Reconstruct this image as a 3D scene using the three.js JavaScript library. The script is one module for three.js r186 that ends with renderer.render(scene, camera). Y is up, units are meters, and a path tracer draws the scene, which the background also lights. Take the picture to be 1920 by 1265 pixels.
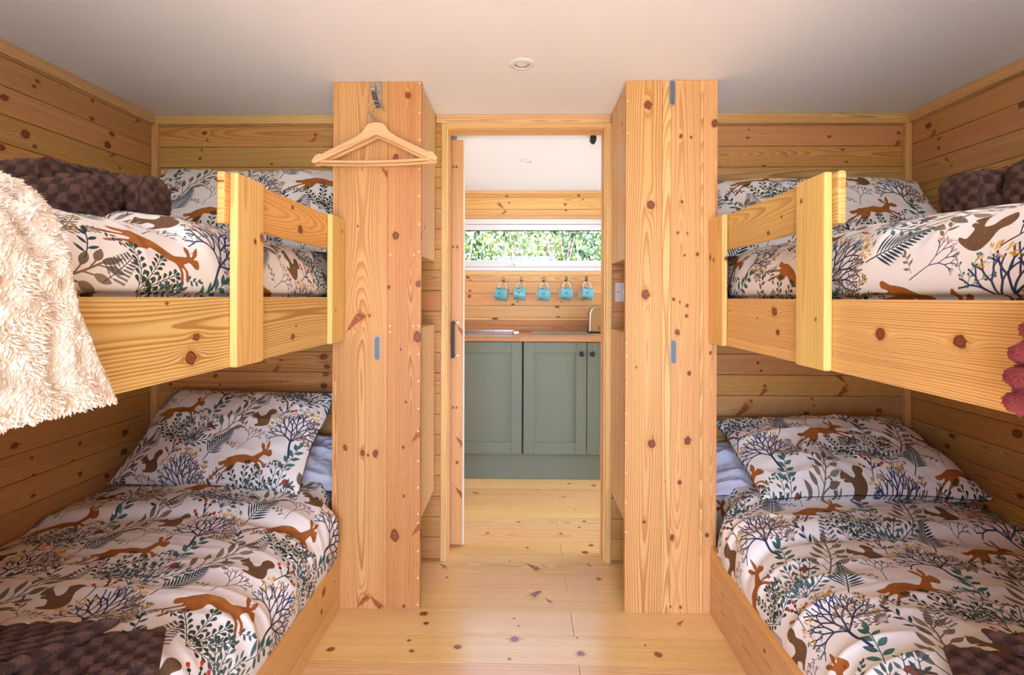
import * as THREE from 'three';
import { RoundedBoxGeometry } from 'three/addons/geometries/RoundedBoxGeometry.js';
import { mergeGeometries, mergeVertices } from 'three/addons/utils/BufferGeometryUtils.js';

// ---------------------------------------------------------------- camera, sky, sun, exposure
const EYE = 1.17, YAW = 1.0;
const scene = new THREE.Scene();
const camera = new THREE.PerspectiveCamera(THREE.MathUtils.radToDeg(2 * Math.atan(632.5 / 900)), 1920 / 1265, 0.05, 200);
camera.position.set(0, EYE, 0);
camera.rotation.set(0, THREE.MathUtils.degToRad(YAW), THREE.MathUtils.degToRad(0.2), 'YXZ');
camera.setViewOffset(1920, 1265, -3.3, 75.5, 1920, 1265);
const renderer = new THREE.WebGLRenderer();
renderer.toneMapping = THREE.LinearToneMapping;
renderer.toneMappingExposure = 1.9;
renderer.shadowMap.enabled = true;

function skyTexture() {
  const w = 64, h = 64, d = new Float32Array(w * h * 4);
  for (let y = 0; y < h; y++) for (let x = 0; x < w; x++) {
    const e = Math.max(0, ((y + 0.5) / h - 0.5) * 2), i = (y * w + x) * 4, k = Math.pow(1 - e, 3);
    d[i] = 0.72 + 0.19 * k; d[i + 1] = 0.97 + 0.10 * k; d[i + 2] = 1.58 - 0.14 * k; d[i + 3] = 1;
  }
  const t = new THREE.DataTexture(d, w, h, THREE.RGBAFormat, THREE.FloatType);
  t.mapping = THREE.EquirectangularReflectionMapping; t.magFilter = THREE.LinearFilter; t.needsUpdate = true;
  return t;
}
const SKY = 4.2;
scene.background = skyTexture(); scene.environment = scene.background;
scene.backgroundIntensity = SKY; scene.environmentIntensity = SKY;
const sun = new THREE.DirectionalLight(0xdde8ff, 26.0);
sun.position.set(-3.0, 7.5, 4.2); sun.target.position.set(0, 0, 0);
sun.castShadow = true; sun.shadow.mapSize.set(2048, 2048);
Object.assign(sun.shadow.camera, { left: -10, right: 10, top: 10, bottom: -10, near: 0.1, far: 30 });
scene.add(sun, sun.target);

// ---------------------------------------------------------------- helpers
const V3 = THREE.Vector3, PI = Math.PI;
const clamp = (x, a = 0, b = 1) => Math.min(b, Math.max(a, x)), lerp = (a, b, t) => a + (b - a) * t;
const sstep = (a, b, x) => { const t = clamp((x - a) / (b - a)); return t * t * (3 - 2 * t); };
function rng(s) { return () => { s = (s + 0x6d2b79f5) | 0; let t = Math.imul(s ^ (s >>> 15), 1 | s); t = (t + Math.imul(t ^ (t >>> 7), 61 | t)) ^ t; return ((t ^ (t >>> 14)) >>> 0) / 4294967296; }; }
function hash(x, y) { let h = Math.imul(x, 374761393) + Math.imul(y, 668265263) | 0; h = Math.imul(h ^ (h >>> 13), 1274126177); return ((h ^ (h >>> 16)) >>> 0) / 4294967296; }
function noise(x, y) {      // smooth value noise, -1 .. 1
  const ix = Math.floor(x), iy = Math.floor(y); let fx = x - ix, fy = y - iy;
  fx = fx * fx * (3 - 2 * fx); fy = fy * fy * (3 - 2 * fy);
  const a = hash(ix, iy), b = hash(ix + 1, iy), c = hash(ix, iy + 1), d = hash(ix + 1, iy + 1);
  return (a + (b - a) * fx + (c - a) * fy + (a - b - c + d) * fx * fy) * 2 - 1;
}
const used = new Map();
function numbered(name) { const n = used.get(name) ?? 0; used.set(name, n + 1); return n ? name + '_' + String(n).padStart(3, '0') : name; }
function tag(o, label, category, group, kind) {
  o.userData.label = label; if (category) o.userData.category = category;
  if (group) o.userData.group = group; if (kind) o.userData.kind = kind; return o;
}
function thing(name, label, category, pos = [0, 0, 0], group) {
  const o = new THREE.Group(); o.name = numbered(name); o.position.set(...pos); scene.add(o); return tag(o, label, category, group);
}
function structure(name) { const o = new THREE.Group(); o.name = name; o.userData.kind = 'structure'; scene.add(o); return o; }
function mesh(name, geo, mat, parent, label) {
  const m = new THREE.Mesh(geo, mat); m.name = parent === scene ? numbered(name) : name; m.castShadow = m.receiveShadow = true;
  if (label) m.userData.label = label; parent.add(m); return m;
}
const group = (name, parent) => { const g = new THREE.Group(); g.name = name; parent.add(g); return g; };
const AX = { x: 0, y: 1, z: 2 };
// a chamfered box between two corners; uv in the metres of a wood texture: u along the grain, v across it
function bar(a, b, grain = 'y', tex = null, du = 0, dv = 0, c = 0.0015, swap = false) {
  const lo = a.map((v, i) => Math.min(v, b[i])), hi = a.map((v, i) => Math.max(v, b[i])), s = hi.map((v, i) => v - lo[i]);
  const g = new RoundedBoxGeometry(s[0], s[1], s[2], 1, Math.min(c, 0.45 * Math.min(...s)));
  g.translate((lo[0] + hi[0]) / 2, (lo[1] + hi[1]) / 2, (lo[2] + hi[2]) / 2);
  woodUV(g, grain, tex, du, dv, swap); return g;
}
// u = grain coordinate (z counts as depth, -z), v = the other coordinate of the face
function woodUV(g, grain, tex, du, dv) {
  const p = g.attributes.position, n = g.attributes.normal, uv = new Float32Array(p.count * 2), L = tex ? tex.L : 1, W = tex ? tex.W : 1, gi = AX[grain];
  const get = (i, k) => (k === 0 ? p.getX(i) : k === 1 ? p.getY(i) : -p.getZ(i));
  const tri = g.index ? null : 3;
  for (let i = 0; i < p.count; i++) {
    const base = tri ? i - (i % 3) : i; let N = [0, 0, 0];
    for (let k = 0; k < (tri || 1); k++) { N[0] += n.getX(base + k); N[1] += n.getY(base + k); N[2] += n.getZ(base + k); }
    N = N.map(Math.abs); const d = N.indexOf(Math.max(...N)); const o = [0, 1, 2].filter((k) => k !== d && k !== gi);
    let u, v; if (d === gi) { u = get(i, o[0]) * 0.02; v = get(i, o[1]); } else { u = get(i, gi); v = get(i, o[0]); }
    uv[i * 2] = (u - du) / L; uv[i * 2 + 1] = (v - dv) / W;
  }
  g.setAttribute('uv', new THREE.BufferAttribute(uv, 2)); return g;
}
const flipV = (g) => { const a = g.attributes.uv; for (let i = 0; i < a.count; i++) a.setY(i, 1 - a.getY(i)); };
const flipU = (g) => { const a = g.attributes.uv; for (let i = 0; i < a.count; i++) a.setX(i, -a.getX(i)); };
const hex = (r, g, b) => new THREE.Color().setRGB(r / 255, g / 255, b / 255, THREE.SRGBColorSpace);
function std(o) { const m = new THREE.MeshPhysicalMaterial(o); return m; }
function texData(data, w, h, srgb = true) {
  const t = new THREE.DataTexture(data, w, h); t.wrapS = t.wrapT = THREE.RepeatWrapping; t.magFilter = THREE.LinearFilter;
  if (srgb) t.colorSpace = THREE.SRGBColorSpace; t.needsUpdate = true; return t;
}

// ---------------------------------------------------------------- pine: growth rings cut flat, knots the grain flows round
// knot: [u, v, radius in mm, kind]   kind 1 / 2: a spike knot cut lengthwise, rising or falling
function pine({ L, W, ppm, edges, knots = [], seed = 1, early = [230, 186, 128], late = [200, 142, 82], contrast = 1, spacing = [0.0035, 0.0065], extra = 0, tints, rough = 0.46, flat = 0.35, coat = 0, vary = 1 }) {
  const nx = Math.min(2048, Math.round(L * ppm)), ny = Math.min(2048, Math.round(W * ppm)), R = rng(seed), out = new Uint8Array(nx * ny * 4);
  edges = edges ?? [0, W];
  const boards = edges.slice(1).map((e, i) => {
    const w = e - edges[i], inside = R() < flat;
    return { v0: edges[i], v1: e, c: edges[i] + w * (inside ? 0.25 + 0.5 * R() : (R() < 0.5 ? -0.7 - R() : 1.7 + R())), d: 0.012 + 0.03 * R(), amp: 0.02 + 0.03 * R(), sp: lerp(...spacing, R()), s: R() * 100,
      t: tints?.[i] ?? [1 + (R() - 0.5) * 0.07 * vary, 1 + (R() - 0.5) * 0.09 * vary, 1 + (R() - 0.5) * 0.13 * vary], k: 0.7 + 0.5 * R() };
  });
  const ks = knots.map((k) => ({ u: k[0], v: k[1], r: k[2] / 1000, kind: k[3] ?? 0 }));
  for (const b of boards) { let n = extra * L; while (n > R()) { n--; const r = 0.002 + 0.006 * R() * R(); ks.push({ u: R() * L, v: lerp(b.v0 + r, b.v1 - r, R()), r, kind: 0 }); } }
  for (const k of ks) { k.b = boards.findIndex((b) => k.v >= b.v0 && k.v < b.v1); k.e = 1.05 + 0.35 * R(); k.a = k.kind === 1 ? 0.75 : k.kind === 2 ? -0.75 : (R() - 0.5) * 0.5; k.ca = Math.cos(k.a); k.sa = Math.sin(k.a); k.s = R() * 50; if (k.kind) k.e = 2.4; }
  const cell = 0.05, nb = Math.ceil(L / cell) + 1, bucket = boards.map(() => Array.from({ length: nb }, () => []));
  for (const k of ks) if (k.b >= 0) { const reach = k.r * 9 + 0.01; for (let i = Math.max(0, Math.floor((k.u - reach) / cell)); i <= Math.min(nb - 1, Math.floor((k.u + reach) / cell)); i++) bucket[k.b][i].push(k); }
  let bi = 0;
  for (let y = 0; y < ny; y++) {
    const v = (y + 0.5) / ny * W; bi = 0; while (bi < boards.length - 1 && v >= boards[bi].v1) bi++;
    const b = boards[bi];
    for (let x = 0; x < nx; x++) {
      const u = (x + 0.5) / nx * L, near = bucket[bi][Math.floor(u / cell)];
      let vv = v, rr = 0;
      for (const k of near) {
        const du = u - k.u, dv = v - k.v, d2 = du * du / 6.5 + dv * dv, a2 = k.r * k.r;
        if (d2 < a2 * 36) { const f = a2 / Math.max(d2, a2 * 0.6) * (1 - Math.sqrt(d2 / (a2 * 36))); vv -= dv * f * 0.95; rr += k.r * 0.8 * Math.exp(-d2 / (a2 * 2.2)); }
      }
      const q = vv - b.c + noise(u * 1.4 + b.s, 3.1) * 0.012 + noise(u * 5 + b.s, 7.7) * 0.0022;
      const dep = b.d + (noise(u * 1.1 + b.s, 11.3) + 0.5 * noise(u * 2.7 + b.s, 1.3)) * b.amp;
      const p = (Math.sqrt(q * q + dep * dep) + rr + noise(u * 7 + b.s, vv * 70) * 0.0007) / b.sp;
      const fl = Math.floor(p), f = p - fl, ring = (0.45 + 0.75 * hash(fl + 500, bi + seed)) * b.k;
      let m = sstep(0.25, 0.88, f) * (1 - sstep(0.93, 1, f)) * ring * contrast;
      m = clamp(m + 0.10 * noise(u * 3, v * 25 + b.s) );
      const fibre = noise(u * 22 + b.s, v * 1100) * 0.018 + noise(u * 70, v * 2300) * 0.014 + noise(u * 1.2 + b.s * 2, v * 14) * 0.035;
      let r = lerp(early[0], late[0], m) * b.t[0], g = lerp(early[1], late[1], m) * b.t[1], bl = lerp(early[2], late[2], m) * b.t[2];
      r *= 1 + fibre; g *= 1 + fibre * 1.2; bl *= 1 + fibre * 1.4;
      for (const k of near) {
        let du = u - k.u, dv = v - k.v; const ru = du * k.ca + dv * k.sa, rv = -du * k.sa + dv * k.ca;
        let qq = Math.sqrt(ru * ru / (k.e * k.e) + rv * rv) / k.r;
        if (qq > 4) continue;
        qq *= 1 + 0.16 * noise(Math.atan2(rv, ru) * 1.6 + k.s, k.s) + 0.07 * noise(u * 700, v * 700);
        if (k.kind) { const t = clamp(0.5 + ru / (2 * k.r * k.e)), hw = k.r * (0.12 + 0.75 * Math.pow(k.kind === 1 ? t : 1 - t, 0.8)); qq = Math.max(Math.abs(rv + k.r * 0.2 * Math.sin(t * 3)) / hw, Math.abs(ru) / (k.r * k.e)) * (1 + 0.22 * noise(ru * 240, rv * 900) + 0.12 * noise(u * 500, v * 500)); }
        if (qq < 3) {                                   // resin-stained wood round the knot
          const h = Math.max(0, 1 - (qq - 1) / 1.6), hh = 0.5 * h * h * (qq > 1 ? 1 : 1);
          r = lerp(r, 190, hh); g = lerp(g, 116, hh); bl = lerp(bl, 56, hh);
        }
        if (qq < 1.15) {
          const core = 1 - sstep(0.9, 1.1, qq), sw = 0.5 + 0.5 * Math.sin(qq * 11 + k.s) + 0.5 * noise(ru * 900, rv * 900);
          const wing = k.kind ? 1.22 : 1; r = lerp(r, lerp(150, 112, sw) * wing, core * 0.9); g = lerp(g, lerp(80, 54, sw) * wing, core * 0.9); bl = lerp(bl, lerp(40, 22, sw) * wing, core * 0.9);
        }
        const rim = Math.exp(-(((qq - 0.98) / 0.14) ** 2)) * (k.kind ? 0.3 : 0.75); r = lerp(r, 78, rim); g = lerp(g, 38, rim); bl = lerp(bl, 16, rim);
      }
      const o = (y * nx + x) * 4; out[o] = clamp(r, 0, 255); out[o + 1] = clamp(g, 0, 255); out[o + 2] = clamp(bl, 0, 255); out[o + 3] = 255;
    }
  }
  const map = texData(out, nx, ny); map.wrapS = map.wrapT = THREE.MirroredRepeatWrapping;
  return { L, W, mat: std({ map, roughness: rough, clearcoat: coat, clearcoatRoughness: 0.22 }) };
}

// ---------------------------------------------------------------- wood: every surface its own boards and knots, in metres
const K = {
backLeft:[[.233,1.902,7],[.245,1.871,4],[.219,1.826,4],[.212,1.788,5],[.536,1.763,4],[.733,1.892,6],[.721,1.868,6,1],[.285,.814,8],[.307,.775,4],[.553,.839,10,1],[.582,.885,4],[.580,.787,3],[.774,.902,11],[.789,.857,9],[.784,.824,9],[.775,.771,11],[.082,.774,6]],
backRight:[[.605,1.911,3],[.600,1.875,5],[.955,1.879,5],[1.255,1.895,6],[1.244,1.844,8,1],[1.013,1.823,5],[1.030,1.769,4],[.673,1.749,6],[.770,1.793,2],[.648,.885,5],[.662,.850,4],[.678,.784,5],[.667,.754,9,1],[1.012,.819,10,2],[1.033,.789,3],[1.008,.754,12,1],[.618,.716,6],[.576,.673,15,1],[.885,.730,4],[.892,.699,4],[.860,.662,9],[1.174,.680,8]],
left:[[.592,1.901,5],[.603,1.878,5],[.695,1.802,8],[.383,1.919,5],[.385,1.850,7],[.166,1.923,8,2],[.294,1.822,8],[.314,1.771,11],[.291,1.741,9,2],[.255,1.695,5],[.630,1.706,12],[.600,1.676,6],[.705,1.640,9],[.661,.680,8],[.430,.617,6],[.606,.622,4],[.457,.560,4],[.600,.560,5],[.429,.502,7],[.313,.451,8],[.602,.492,5],[.224,.599,11],[.229,.522,11]],
right:[[.172,1.889,10],[.190,1.845,8,1],[.221,1.819,5],[.221,1.780,6],[.263,1.721,6,2],[.280,1.695,4],[.546,1.828,9],[.286,.632,8],[.267,.586,8],[.534,.712,12],[.357,.455,9,2],[.423,.415,6],[.546,.503,8]],
colLeft:[[1.925,.290,10],[1.692,.245,9],[1.640,.205,9,2],[1.400,.246,11],[1.434,.103,3],[1.219,.331,9],[1.206,.220,5],[1.100,.148,4],[1.074,.094,16,1],[1.019,.329,14],[.973,.267,3],[.777,.286,4],[.607,.277,5],[.648,.329,12,1],[.603,.058,7],[.584,.124,7],[.576,.144,4],[.582,.172,9],[.424,.279,4],[.275,.246,15],[.044,.146,3],[.026,.126,11,1],[.027,.176,11,2],[.012,.281,5],[.300,.332,11,1]],
colRight:[[1.886,.085,12],[1.514,.096,13],[1.769,.207,6],[1.765,.244,4],[1.816,.331,10],[1.526,.212,4],[1.411,.196,4],[1.409,.232,3],[1.328,.222,4],[1.332,.269,5],[1.182,.077,13],[1.164,.182,5],[1.154,.205,3],[1.141,.231,5],[1.103,.229,5],[1.042,.196,8],[.890,.240,6],[.967,.318,4],[.912,.045,3],[.629,.103,11],[.641,.235,10],[.486,.206,6],[.489,.152,2],[.338,.076,5],[.280,.179,7],[.292,.308,6],[.025,.174,3],[.023,.211,4]],
railLeft:[[.998,.084,7],[.982,.042,12],[1.423,.050,7],[1.443,.080,3],[.914,.156,3]],
railRight:[[1.363,.132,11],[1.346,.075,7],[1.461,.110,3],[.965,.100,11],[.791,.101,10],[1.655,.127,3]],
guardLeft:[[.320,.097,5],[.372,.039,11]],
guardRight:[[.229,.055,3]],
post:[[.306,.073,5],[.319,.104,7]],
leaf:[[1.778,.036,4],[1.778,.051,4],[1.404,.037,4],[1.404,.055,4],[1.012,.079,12,2],[.653,.038,4],[.653,.055,4],[.493,.076,12,2],[.396,.058,5],[.254,.076,13,2]],
kitchen:[[.380,1.933,10],[.400,1.888,5],[.926,1.945,7],[.959,1.916,4],[.339,1.864,10,2],[.356,1.811,8,1],[.825,1.876,8],[.830,1.835,8],[.085,1.319,9],[.106,1.299,4],[.102,1.218,6],[.098,1.177,9],[.419,1.198,7],[.431,1.109,10],[.464,1.138,4],[.767,1.102,11],[.800,1.135,3],[.294,1.011,14],[.776,1.017,9],[.658,1.292,6]],
floor:[[.441,.452,9],[.460,.504,6],[.169,.638,8],[.439,.639,5],[.419,.591,4],[.588,.617,8],[.779,.577,11],[.775,.471,3],[.791,.510,3],[.763,.667,4],[.997,.639,10],[.993,.565,3],[1.250,.638,10],[1.219,.595,3],[1.377,.480,6,2],[.846,.133,12,1],[.870,.314,12,2],[.903,.363,6,1],[.456,.134,9,1],[.490,.221,4],[.750,.093,3],[1.123,.218,7],[1.092,.111,5,1]],
floorKitchen:[[.517,.329,10,1],[.898,.272,4],[1.044,.385,10,2],[1.249,.204,10],[1.099,.174,7],[.785,.699,6],[1.098,.546,4],[1.128,.684,6],[1.095,.749,6],[.632,.821,5],[.997,.818,6],[.829,.954,5],[1.129,.927,8],[1.093,.989,10]],
};
const PITCH = 0.0915, TOP = 1.93, CEIL = 1.977;
const boardEdges = (() => { const e = []; for (let y = TOP; y > 0; y -= PITCH) e.unshift(y); return [0, ...e, 1.98]; })();
const wallLook = { spacing: [0.004, 0.0075], early: [214, 164, 100], late: [180, 122, 62] };
const T = {
  backLeft: pine({ L: 1.32, W: 1.98, ppm: 640, edges: boardEdges, knots: K.backLeft, seed: 3, ...wallLook }),
  backRight: pine({ L: 1.32, W: 1.98, ppm: 640, edges: boardEdges, knots: K.backRight, seed: 5, ...wallLook }),
  left: pine({ L: 0.9, W: 1.98, ppm: 850, edges: boardEdges, knots: K.left, seed: 7, ...wallLook }),
  right: pine({ L: 0.9, W: 1.98, ppm: 850, edges: boardEdges, knots: K.right, seed: 9, ...wallLook }),
  nook: pine({ L: 0.5, W: 1.98, ppm: 500, edges: boardEdges, seed: 11, extra: 1.4, ...wallLook }),
  colLeft: pine({ L: 1.98, W: 0.345, ppm: 1030, edges: [0, 0.03, 0.215, 0.345], knots: K.colLeft, seed: 21, early: [220, 170, 110], late: [184, 122, 66], tints: [[1.02, 1.0, 0.98], [1, 0.99, 0.97], [0.96, 0.89, 0.84]], spacing: [0.0045, 0.006], flat: 0.6 }),
  colRight: pine({ L: 1.98, W: 0.345, ppm: 1030, edges: [0, 0.139, 0.171, 0.279, 0.291, 0.345], knots: K.colRight, seed: 26, early: [228, 180, 118], late: [196, 136, 76], tints: [[1.0, 0.98, 0.93], [1.05, 1.07, 1.05], [1.02, 0.98, 0.96], [1.05, 1.06, 1.02], [1.03, 0.98, 0.98]], spacing: [0.005, 0.008], flat: 0.9, contrast: 0.9 }),
  railLeft: pine({ L: 1.1, W: 0.17, ppm: 1800, knots: K.railLeft.map(([u, v, r, k]) => [u - 0.62, v, r, k]), seed: 31, contrast: 1.25, early: [238, 194, 124], late: [198, 132, 66], spacing: [0.006, 0.0065], flat: 1 }),
  railRight: pine({ L: 1.1, W: 0.17, ppm: 1800, edges: [0, 0.034, 0.17], knots: K.railRight.map(([u, v, r, k]) => [u - 0.62, v, r, k]), seed: 36, early: [238, 194, 126], late: [206, 146, 80], tints: [[1.04, 1.05, 1.06], [1, 1, 1]], spacing: [0.004, 0.005], flat: 0 }),
  guardLeft: pine({ L: 0.72, W: 0.13, ppm: 1500, knots: K.guardLeft, seed: 41, early: [236, 190, 118], late: [202, 140, 74], spacing: [0.006, 0.0065], flat: 1, contrast: 0.75 }),
  guardRight: pine({ L: 0.72, W: 0.13, ppm: 1500, knots: [[0.229, 0.055, 3], [0.30, 0.02, 5]], seed: 45, early: [236, 190, 118], late: [202, 140, 74], spacing: [0.006, 0.0065], flat: 1, contrast: 0.8 }),
  post: pine({ L: 0.48, W: 0.13, ppm: 1500, knots: K.post, seed: 47, early: [238, 196, 130], late: [212, 156, 90], spacing: [0.008, 0.009], contrast: 0.7, flat: 1 }),
  postRight: pine({ L: 0.48, W: 0.13, ppm: 1500, knots: [[0.41, 0.09, 4], [0.12, 0.03, 3]], seed: 49, early: [238, 196, 130], late: [212, 156, 90], spacing: [0.007, 0.009], contrast: 0.7, flat: 1 }),
  plain: pine({ L: 2, W: 0.4, ppm: 900, edges: [0, 0.1, 0.2, 0.3, 0.4], seed: 51, extra: 0.5, early: [234, 192, 128], late: [204, 146, 82], spacing: [0.004, 0.008], contrast: 0.8 }),
  cup: pine({ L: 2, W: 0.6, ppm: 700, edges: [0, 0.075, 0.15, 0.225, 0.3, 0.375, 0.45, 0.525, 0.6], seed: 57, extra: 2.0, early: [238, 200, 146], late: [216, 166, 110], rough: 0.4, spacing: [0.004, 0.007] }),
  leaf: pine({ L: 1.95, W: 0.12, ppm: 900, knots: K.leaf, seed: 61, early: [226, 174, 114], late: [202, 142, 84], spacing: [0.006, 0.008], contrast: 0.7 }),
  kitchen: pine({ L: 1.4, W: 1.98, ppm: 420, edges: boardEdges, knots: K.kitchen, seed: 63, early: [234, 184, 124], late: [206, 144, 84], spacing: [0.005, 0.008], contrast: 0.8 }),
  floor: pine({ L: 1.7, W: 0.896, ppm: 800, edges: [0, 0.047, 0.175, 0.303, 0.431, 0.559, 0.687, 0.815, 0.896], knots: K.floor, seed: 67, early: [242, 202, 138], late: [216, 160, 94], spacing: [0.004, 0.009], contrast: 0.75, rough: 0.35, coat: 1, vary: 0.45 }),
  floorKitchen: pine({ L: 1.7, W: 1.03, ppm: 520, edges: [0, 0.131, 0.259, 0.387, 0.515, 0.643, 0.771, 0.899, 1.03], knots: K.floorKitchen, seed: 69, early: [232, 190, 122], late: [206, 148, 80], spacing: [0.004, 0.009], contrast: 0.75, rough: 0.4, vary: 0.5 }),
  oak: pine({ L: 2, W: 0.36, ppm: 400, edges: [0, 0.045, 0.09, 0.135, 0.18, 0.225, 0.27, 0.315, 0.36], seed: 71, early: [198, 146, 88], late: [166, 112, 58], spacing: [0.003, 0.005], contrast: 0.8, rough: 0.5 }),
};
const DC = 1.79, DW = 2.13, DK = 3.65, XL = -1.655, XR = 1.689, DF = -1.3;   // column front, dividing wall, kitchen wall, side walls, front wall (depths along -z)
const plaster = std({ color: hex(245, 244, 242), roughness: 0.9 });
const plainWood = std({ color: hex(216, 166, 104), roughness: 0.6 });
const white = std({ color: hex(236, 236, 236), roughness: 0.35 });
const steel = std({ color: hex(196, 196, 198), roughness: 0.28, metalness: 1 });
const greyMetal = std({ color: hex(150, 152, 156), roughness: 0.45, metalness: 0.8 });
const black = std({ color: hex(22, 21, 21), roughness: 0.5 });
const Z = (d) => -d;
const slab = (x0, x1, y0, y1, d0, d1) => bar([x0, y0, Z(d0)], [x1, y1, Z(d1)], 'x', null, 0, 0, 0.0005);

// ---------------------------------------------------------------- the shell
{
  // floors: boards run across the room, end joints in every second row
  const f = structure('floor');
  mesh('subfloor', slab(XL - 0.1, XR + 0.1, -0.12, -0.02, DF - 0.1, DK + 0.1), plainWood, f);
  const jx = 0.184, R = rng(5);
  const rows = []; for (let d = 2.045; d > DF; d -= 0.128) rows.push([d - 0.128, d]);
  rows.push([2.045, 2.173]);
  rows.forEach(([a, b], i) => {
    const cuts = Math.abs(Math.round((a - 1.917) / 0.128)) % 2 === 0 ? [XL, jx, XR] : [XL, -0.95, XR];
    for (let k = 0; k < cuts.length - 1; k++) mesh('floorboard', bar([cuts[k] + 0.0004, -0.02, Z(a + 0.0005)], [cuts[k + 1] - 0.0004, 0, Z(b - 0.0005)], 'x', T.floor, -0.8, 2.22 - 0.896, 0.0012), T.floor.mat, f);
  });
  for (let d = 2.173, i = 0; d < DK; d += 0.128, i++) {
    const cuts = i % 2 === 0 ? [XL, jx, XR] : [XL, -0.9, XR];
    for (let k = 0; k < cuts.length - 1; k++) mesh('floorboard', bar([cuts[k] + 0.0004, -0.02, Z(d + 0.0005)], [cuts[k + 1] - 0.0004, 0, Z(Math.min(d + 0.128, DK) - 0.0005)], 'x', T.floorKitchen, -0.8, 3.2 - 1.03, 0.0012), T.floorKitchen.mat, f);
  }
  f.traverse((o) => { if (o.isMesh && o.name === 'floorboard') flipV(o.geometry); });
  // ceiling and roof
  const c = mesh('ceiling', slab(XL - 0.1, XR + 0.1, CEIL, CEIL + 0.08, DF - 0.1, DK + 0.1), plaster, scene); c.userData.kind = 'structure';
  const rf = mesh('roof', slab(XL - 0.16, XR + 0.16, CEIL + 0.09, CEIL + 0.16, DF - 0.16, DK + 0.25), std({ color: hex(90, 92, 90), roughness: 0.7 }), scene); rf.userData.kind = 'structure';

  // tongue-and-groove walls, one mesh to a board
  const boardsX = (g, x0, x1, d, tex, du, face) => {   // boards along x on a wall across the room; front face at depth d
    for (let i = 0; i < boardEdges.length - 1; i++) { const a = boardEdges[i], b = Math.min(boardEdges[i + 1], CEIL); if (b - a > 0.01) mesh('board', bar([x0, a + 0.0006, Z(d)], [x1, b - 0.0006, Z(d + 0.014)], 'x', tex, du, 0, 0.003), tex.mat, g); }
  };
  const boardsD = (g, x, side, d0, d1, tex) => {
    for (let i = 0; i < boardEdges.length - 1; i++) { const a = boardEdges[i], b = Math.min(boardEdges[i + 1], CEIL); if (b - a > 0.01) { const m = mesh('board', bar([x, a + 0.0006, Z(d0)], [x + side * 0.014, b - 0.0006, Z(d1)], 'z', tex, 2.2, 0, 0.003), tex.mat, g); flipU(m.geometry); } }
  };
  const wl = structure('wall_left');   // a side door, out of sight beyond the dividing wall, lights the kitchen
  mesh('backing', mergeGeometries([slab(XL - 0.1, XL - 0.0142, -0.02, CEIL, DF - 0.1, DW + 0.12), slab(XL - 0.1, XL - 0.0142, 1.93, CEIL, DW + 0.12, DW + 0.47), slab(XL - 0.1, XL - 0.0142, -0.02, CEIL, DW + 0.47, DK + 0.1)]), plainWood, wl); boardsD(wl, XL, -1, DF, DW, T.left);
  mesh('lining', mergeGeometries([slab(XL - 0.014, XL, 0, CEIL, DW + 0.08, DW + 0.12), slab(XL - 0.014, XL, 1.93, CEIL, DW + 0.12, DW + 0.47), slab(XL - 0.014, XL, 0, CEIL, DW + 0.47, DK)]), plainWood, wl);
  const wr = structure('wall_right');
  boardsD(wr, XR, 1, DF, DW, T.right);
  // the kitchen's outer door opening is in the right wall, out of sight behind the dividing wall
  mesh('backing', mergeGeometries([slab(XR + 0.0142, XR + 0.1, -0.02, CEIL, DF - 0.1, DW + 0.14), slab(XR + 0.0142, XR + 0.1, 1.93, CEIL, DW + 0.14, DW + 0.90), slab(XR + 0.0142, XR + 0.1, -0.02, CEIL, DW + 0.90, DK + 0.1)]), plainWood, wr);
  mesh('lining', mergeGeometries([slab(XR, XR + 0.014, 0, CEIL, DW + 0.08, DW + 0.14), slab(XR, XR + 0.014, 1.93, CEIL, DW + 0.14, DW + 0.90), slab(XR, XR + 0.014, 0, CEIL, DW + 0.90, DK)]), plainWood, wr);
  // dividing wall with the doorway
  const wb = structure('wall_back');
  boardsX(wb, XL, -0.357, DW, T.backLeft, -1.66); boardsX(wb, 0.393, XR, DW, T.backRight, 0.39);
  mesh('backing', mergeGeometries([slab(XL, -0.342, 0, CEIL, DW + 0.0145, DW + 0.08), slab(0.374, XR, 0, CEIL, DW + 0.0145, DW + 0.08), slab(-0.345, 0.376, 1.928, CEIL, DW + 0.0145, DW + 0.08)]), plainWood, wb);
  // kitchen wall round the window
  const wk = structure('wall_kitchen'); const WX0 = -0.62, WX1 = 0.86, WY0 = 1.352, WY1 = 1.776;
  for (let i = 0; i < boardEdges.length - 1; i++) {
    const a = boardEdges[i], b = Math.min(boardEdges[i + 1], CEIL); if (b - a < 0.01 || b < 0.9) continue;
    const add = (x0, x1, y0, y1) => { if (y1 - y0 > 0.004) mesh('board', bar([x0, y0 + 0.0006, Z(DK)], [x1, y1 - 0.0006, Z(DK + 0.014)], 'x', T.kitchen, -0.5, 0, 0.003), T.kitchen.mat, wk); };
    if (b <= WY0 || a >= WY1) add(XL, XR, a, b);
    else { if (a < WY0) add(XL, XR, a, WY0); if (b > WY1) add(XL, XR, WY1, b); const ya = Math.max(a, WY0), yb = Math.min(b, WY1); add(XL, WX0, ya, yb); add(WX1, XR, ya, yb); }
  }
  mesh('backing', mergeGeometries([slab(XL - 0.1, XR + 0.1, -0.02, WY0, DK + 0.0145, DK + 0.1), slab(XL - 0.1, XR + 0.1, WY1, CEIL, DK + 0.0145, DK + 0.1), slab(XL - 0.1, WX0, WY0, WY1, DK + 0.0145, DK + 0.1), slab(WX1, XR + 0.1, WY0, WY1, DK + 0.0145, DK + 0.1)]), plainWood, wk);
  // front wall behind the camera: an open garden door lets the daylight in
  const wf = structure('wall_front'); const FX0 = -0.72, FX1 = 0.76, FY = 1.92;
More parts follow.
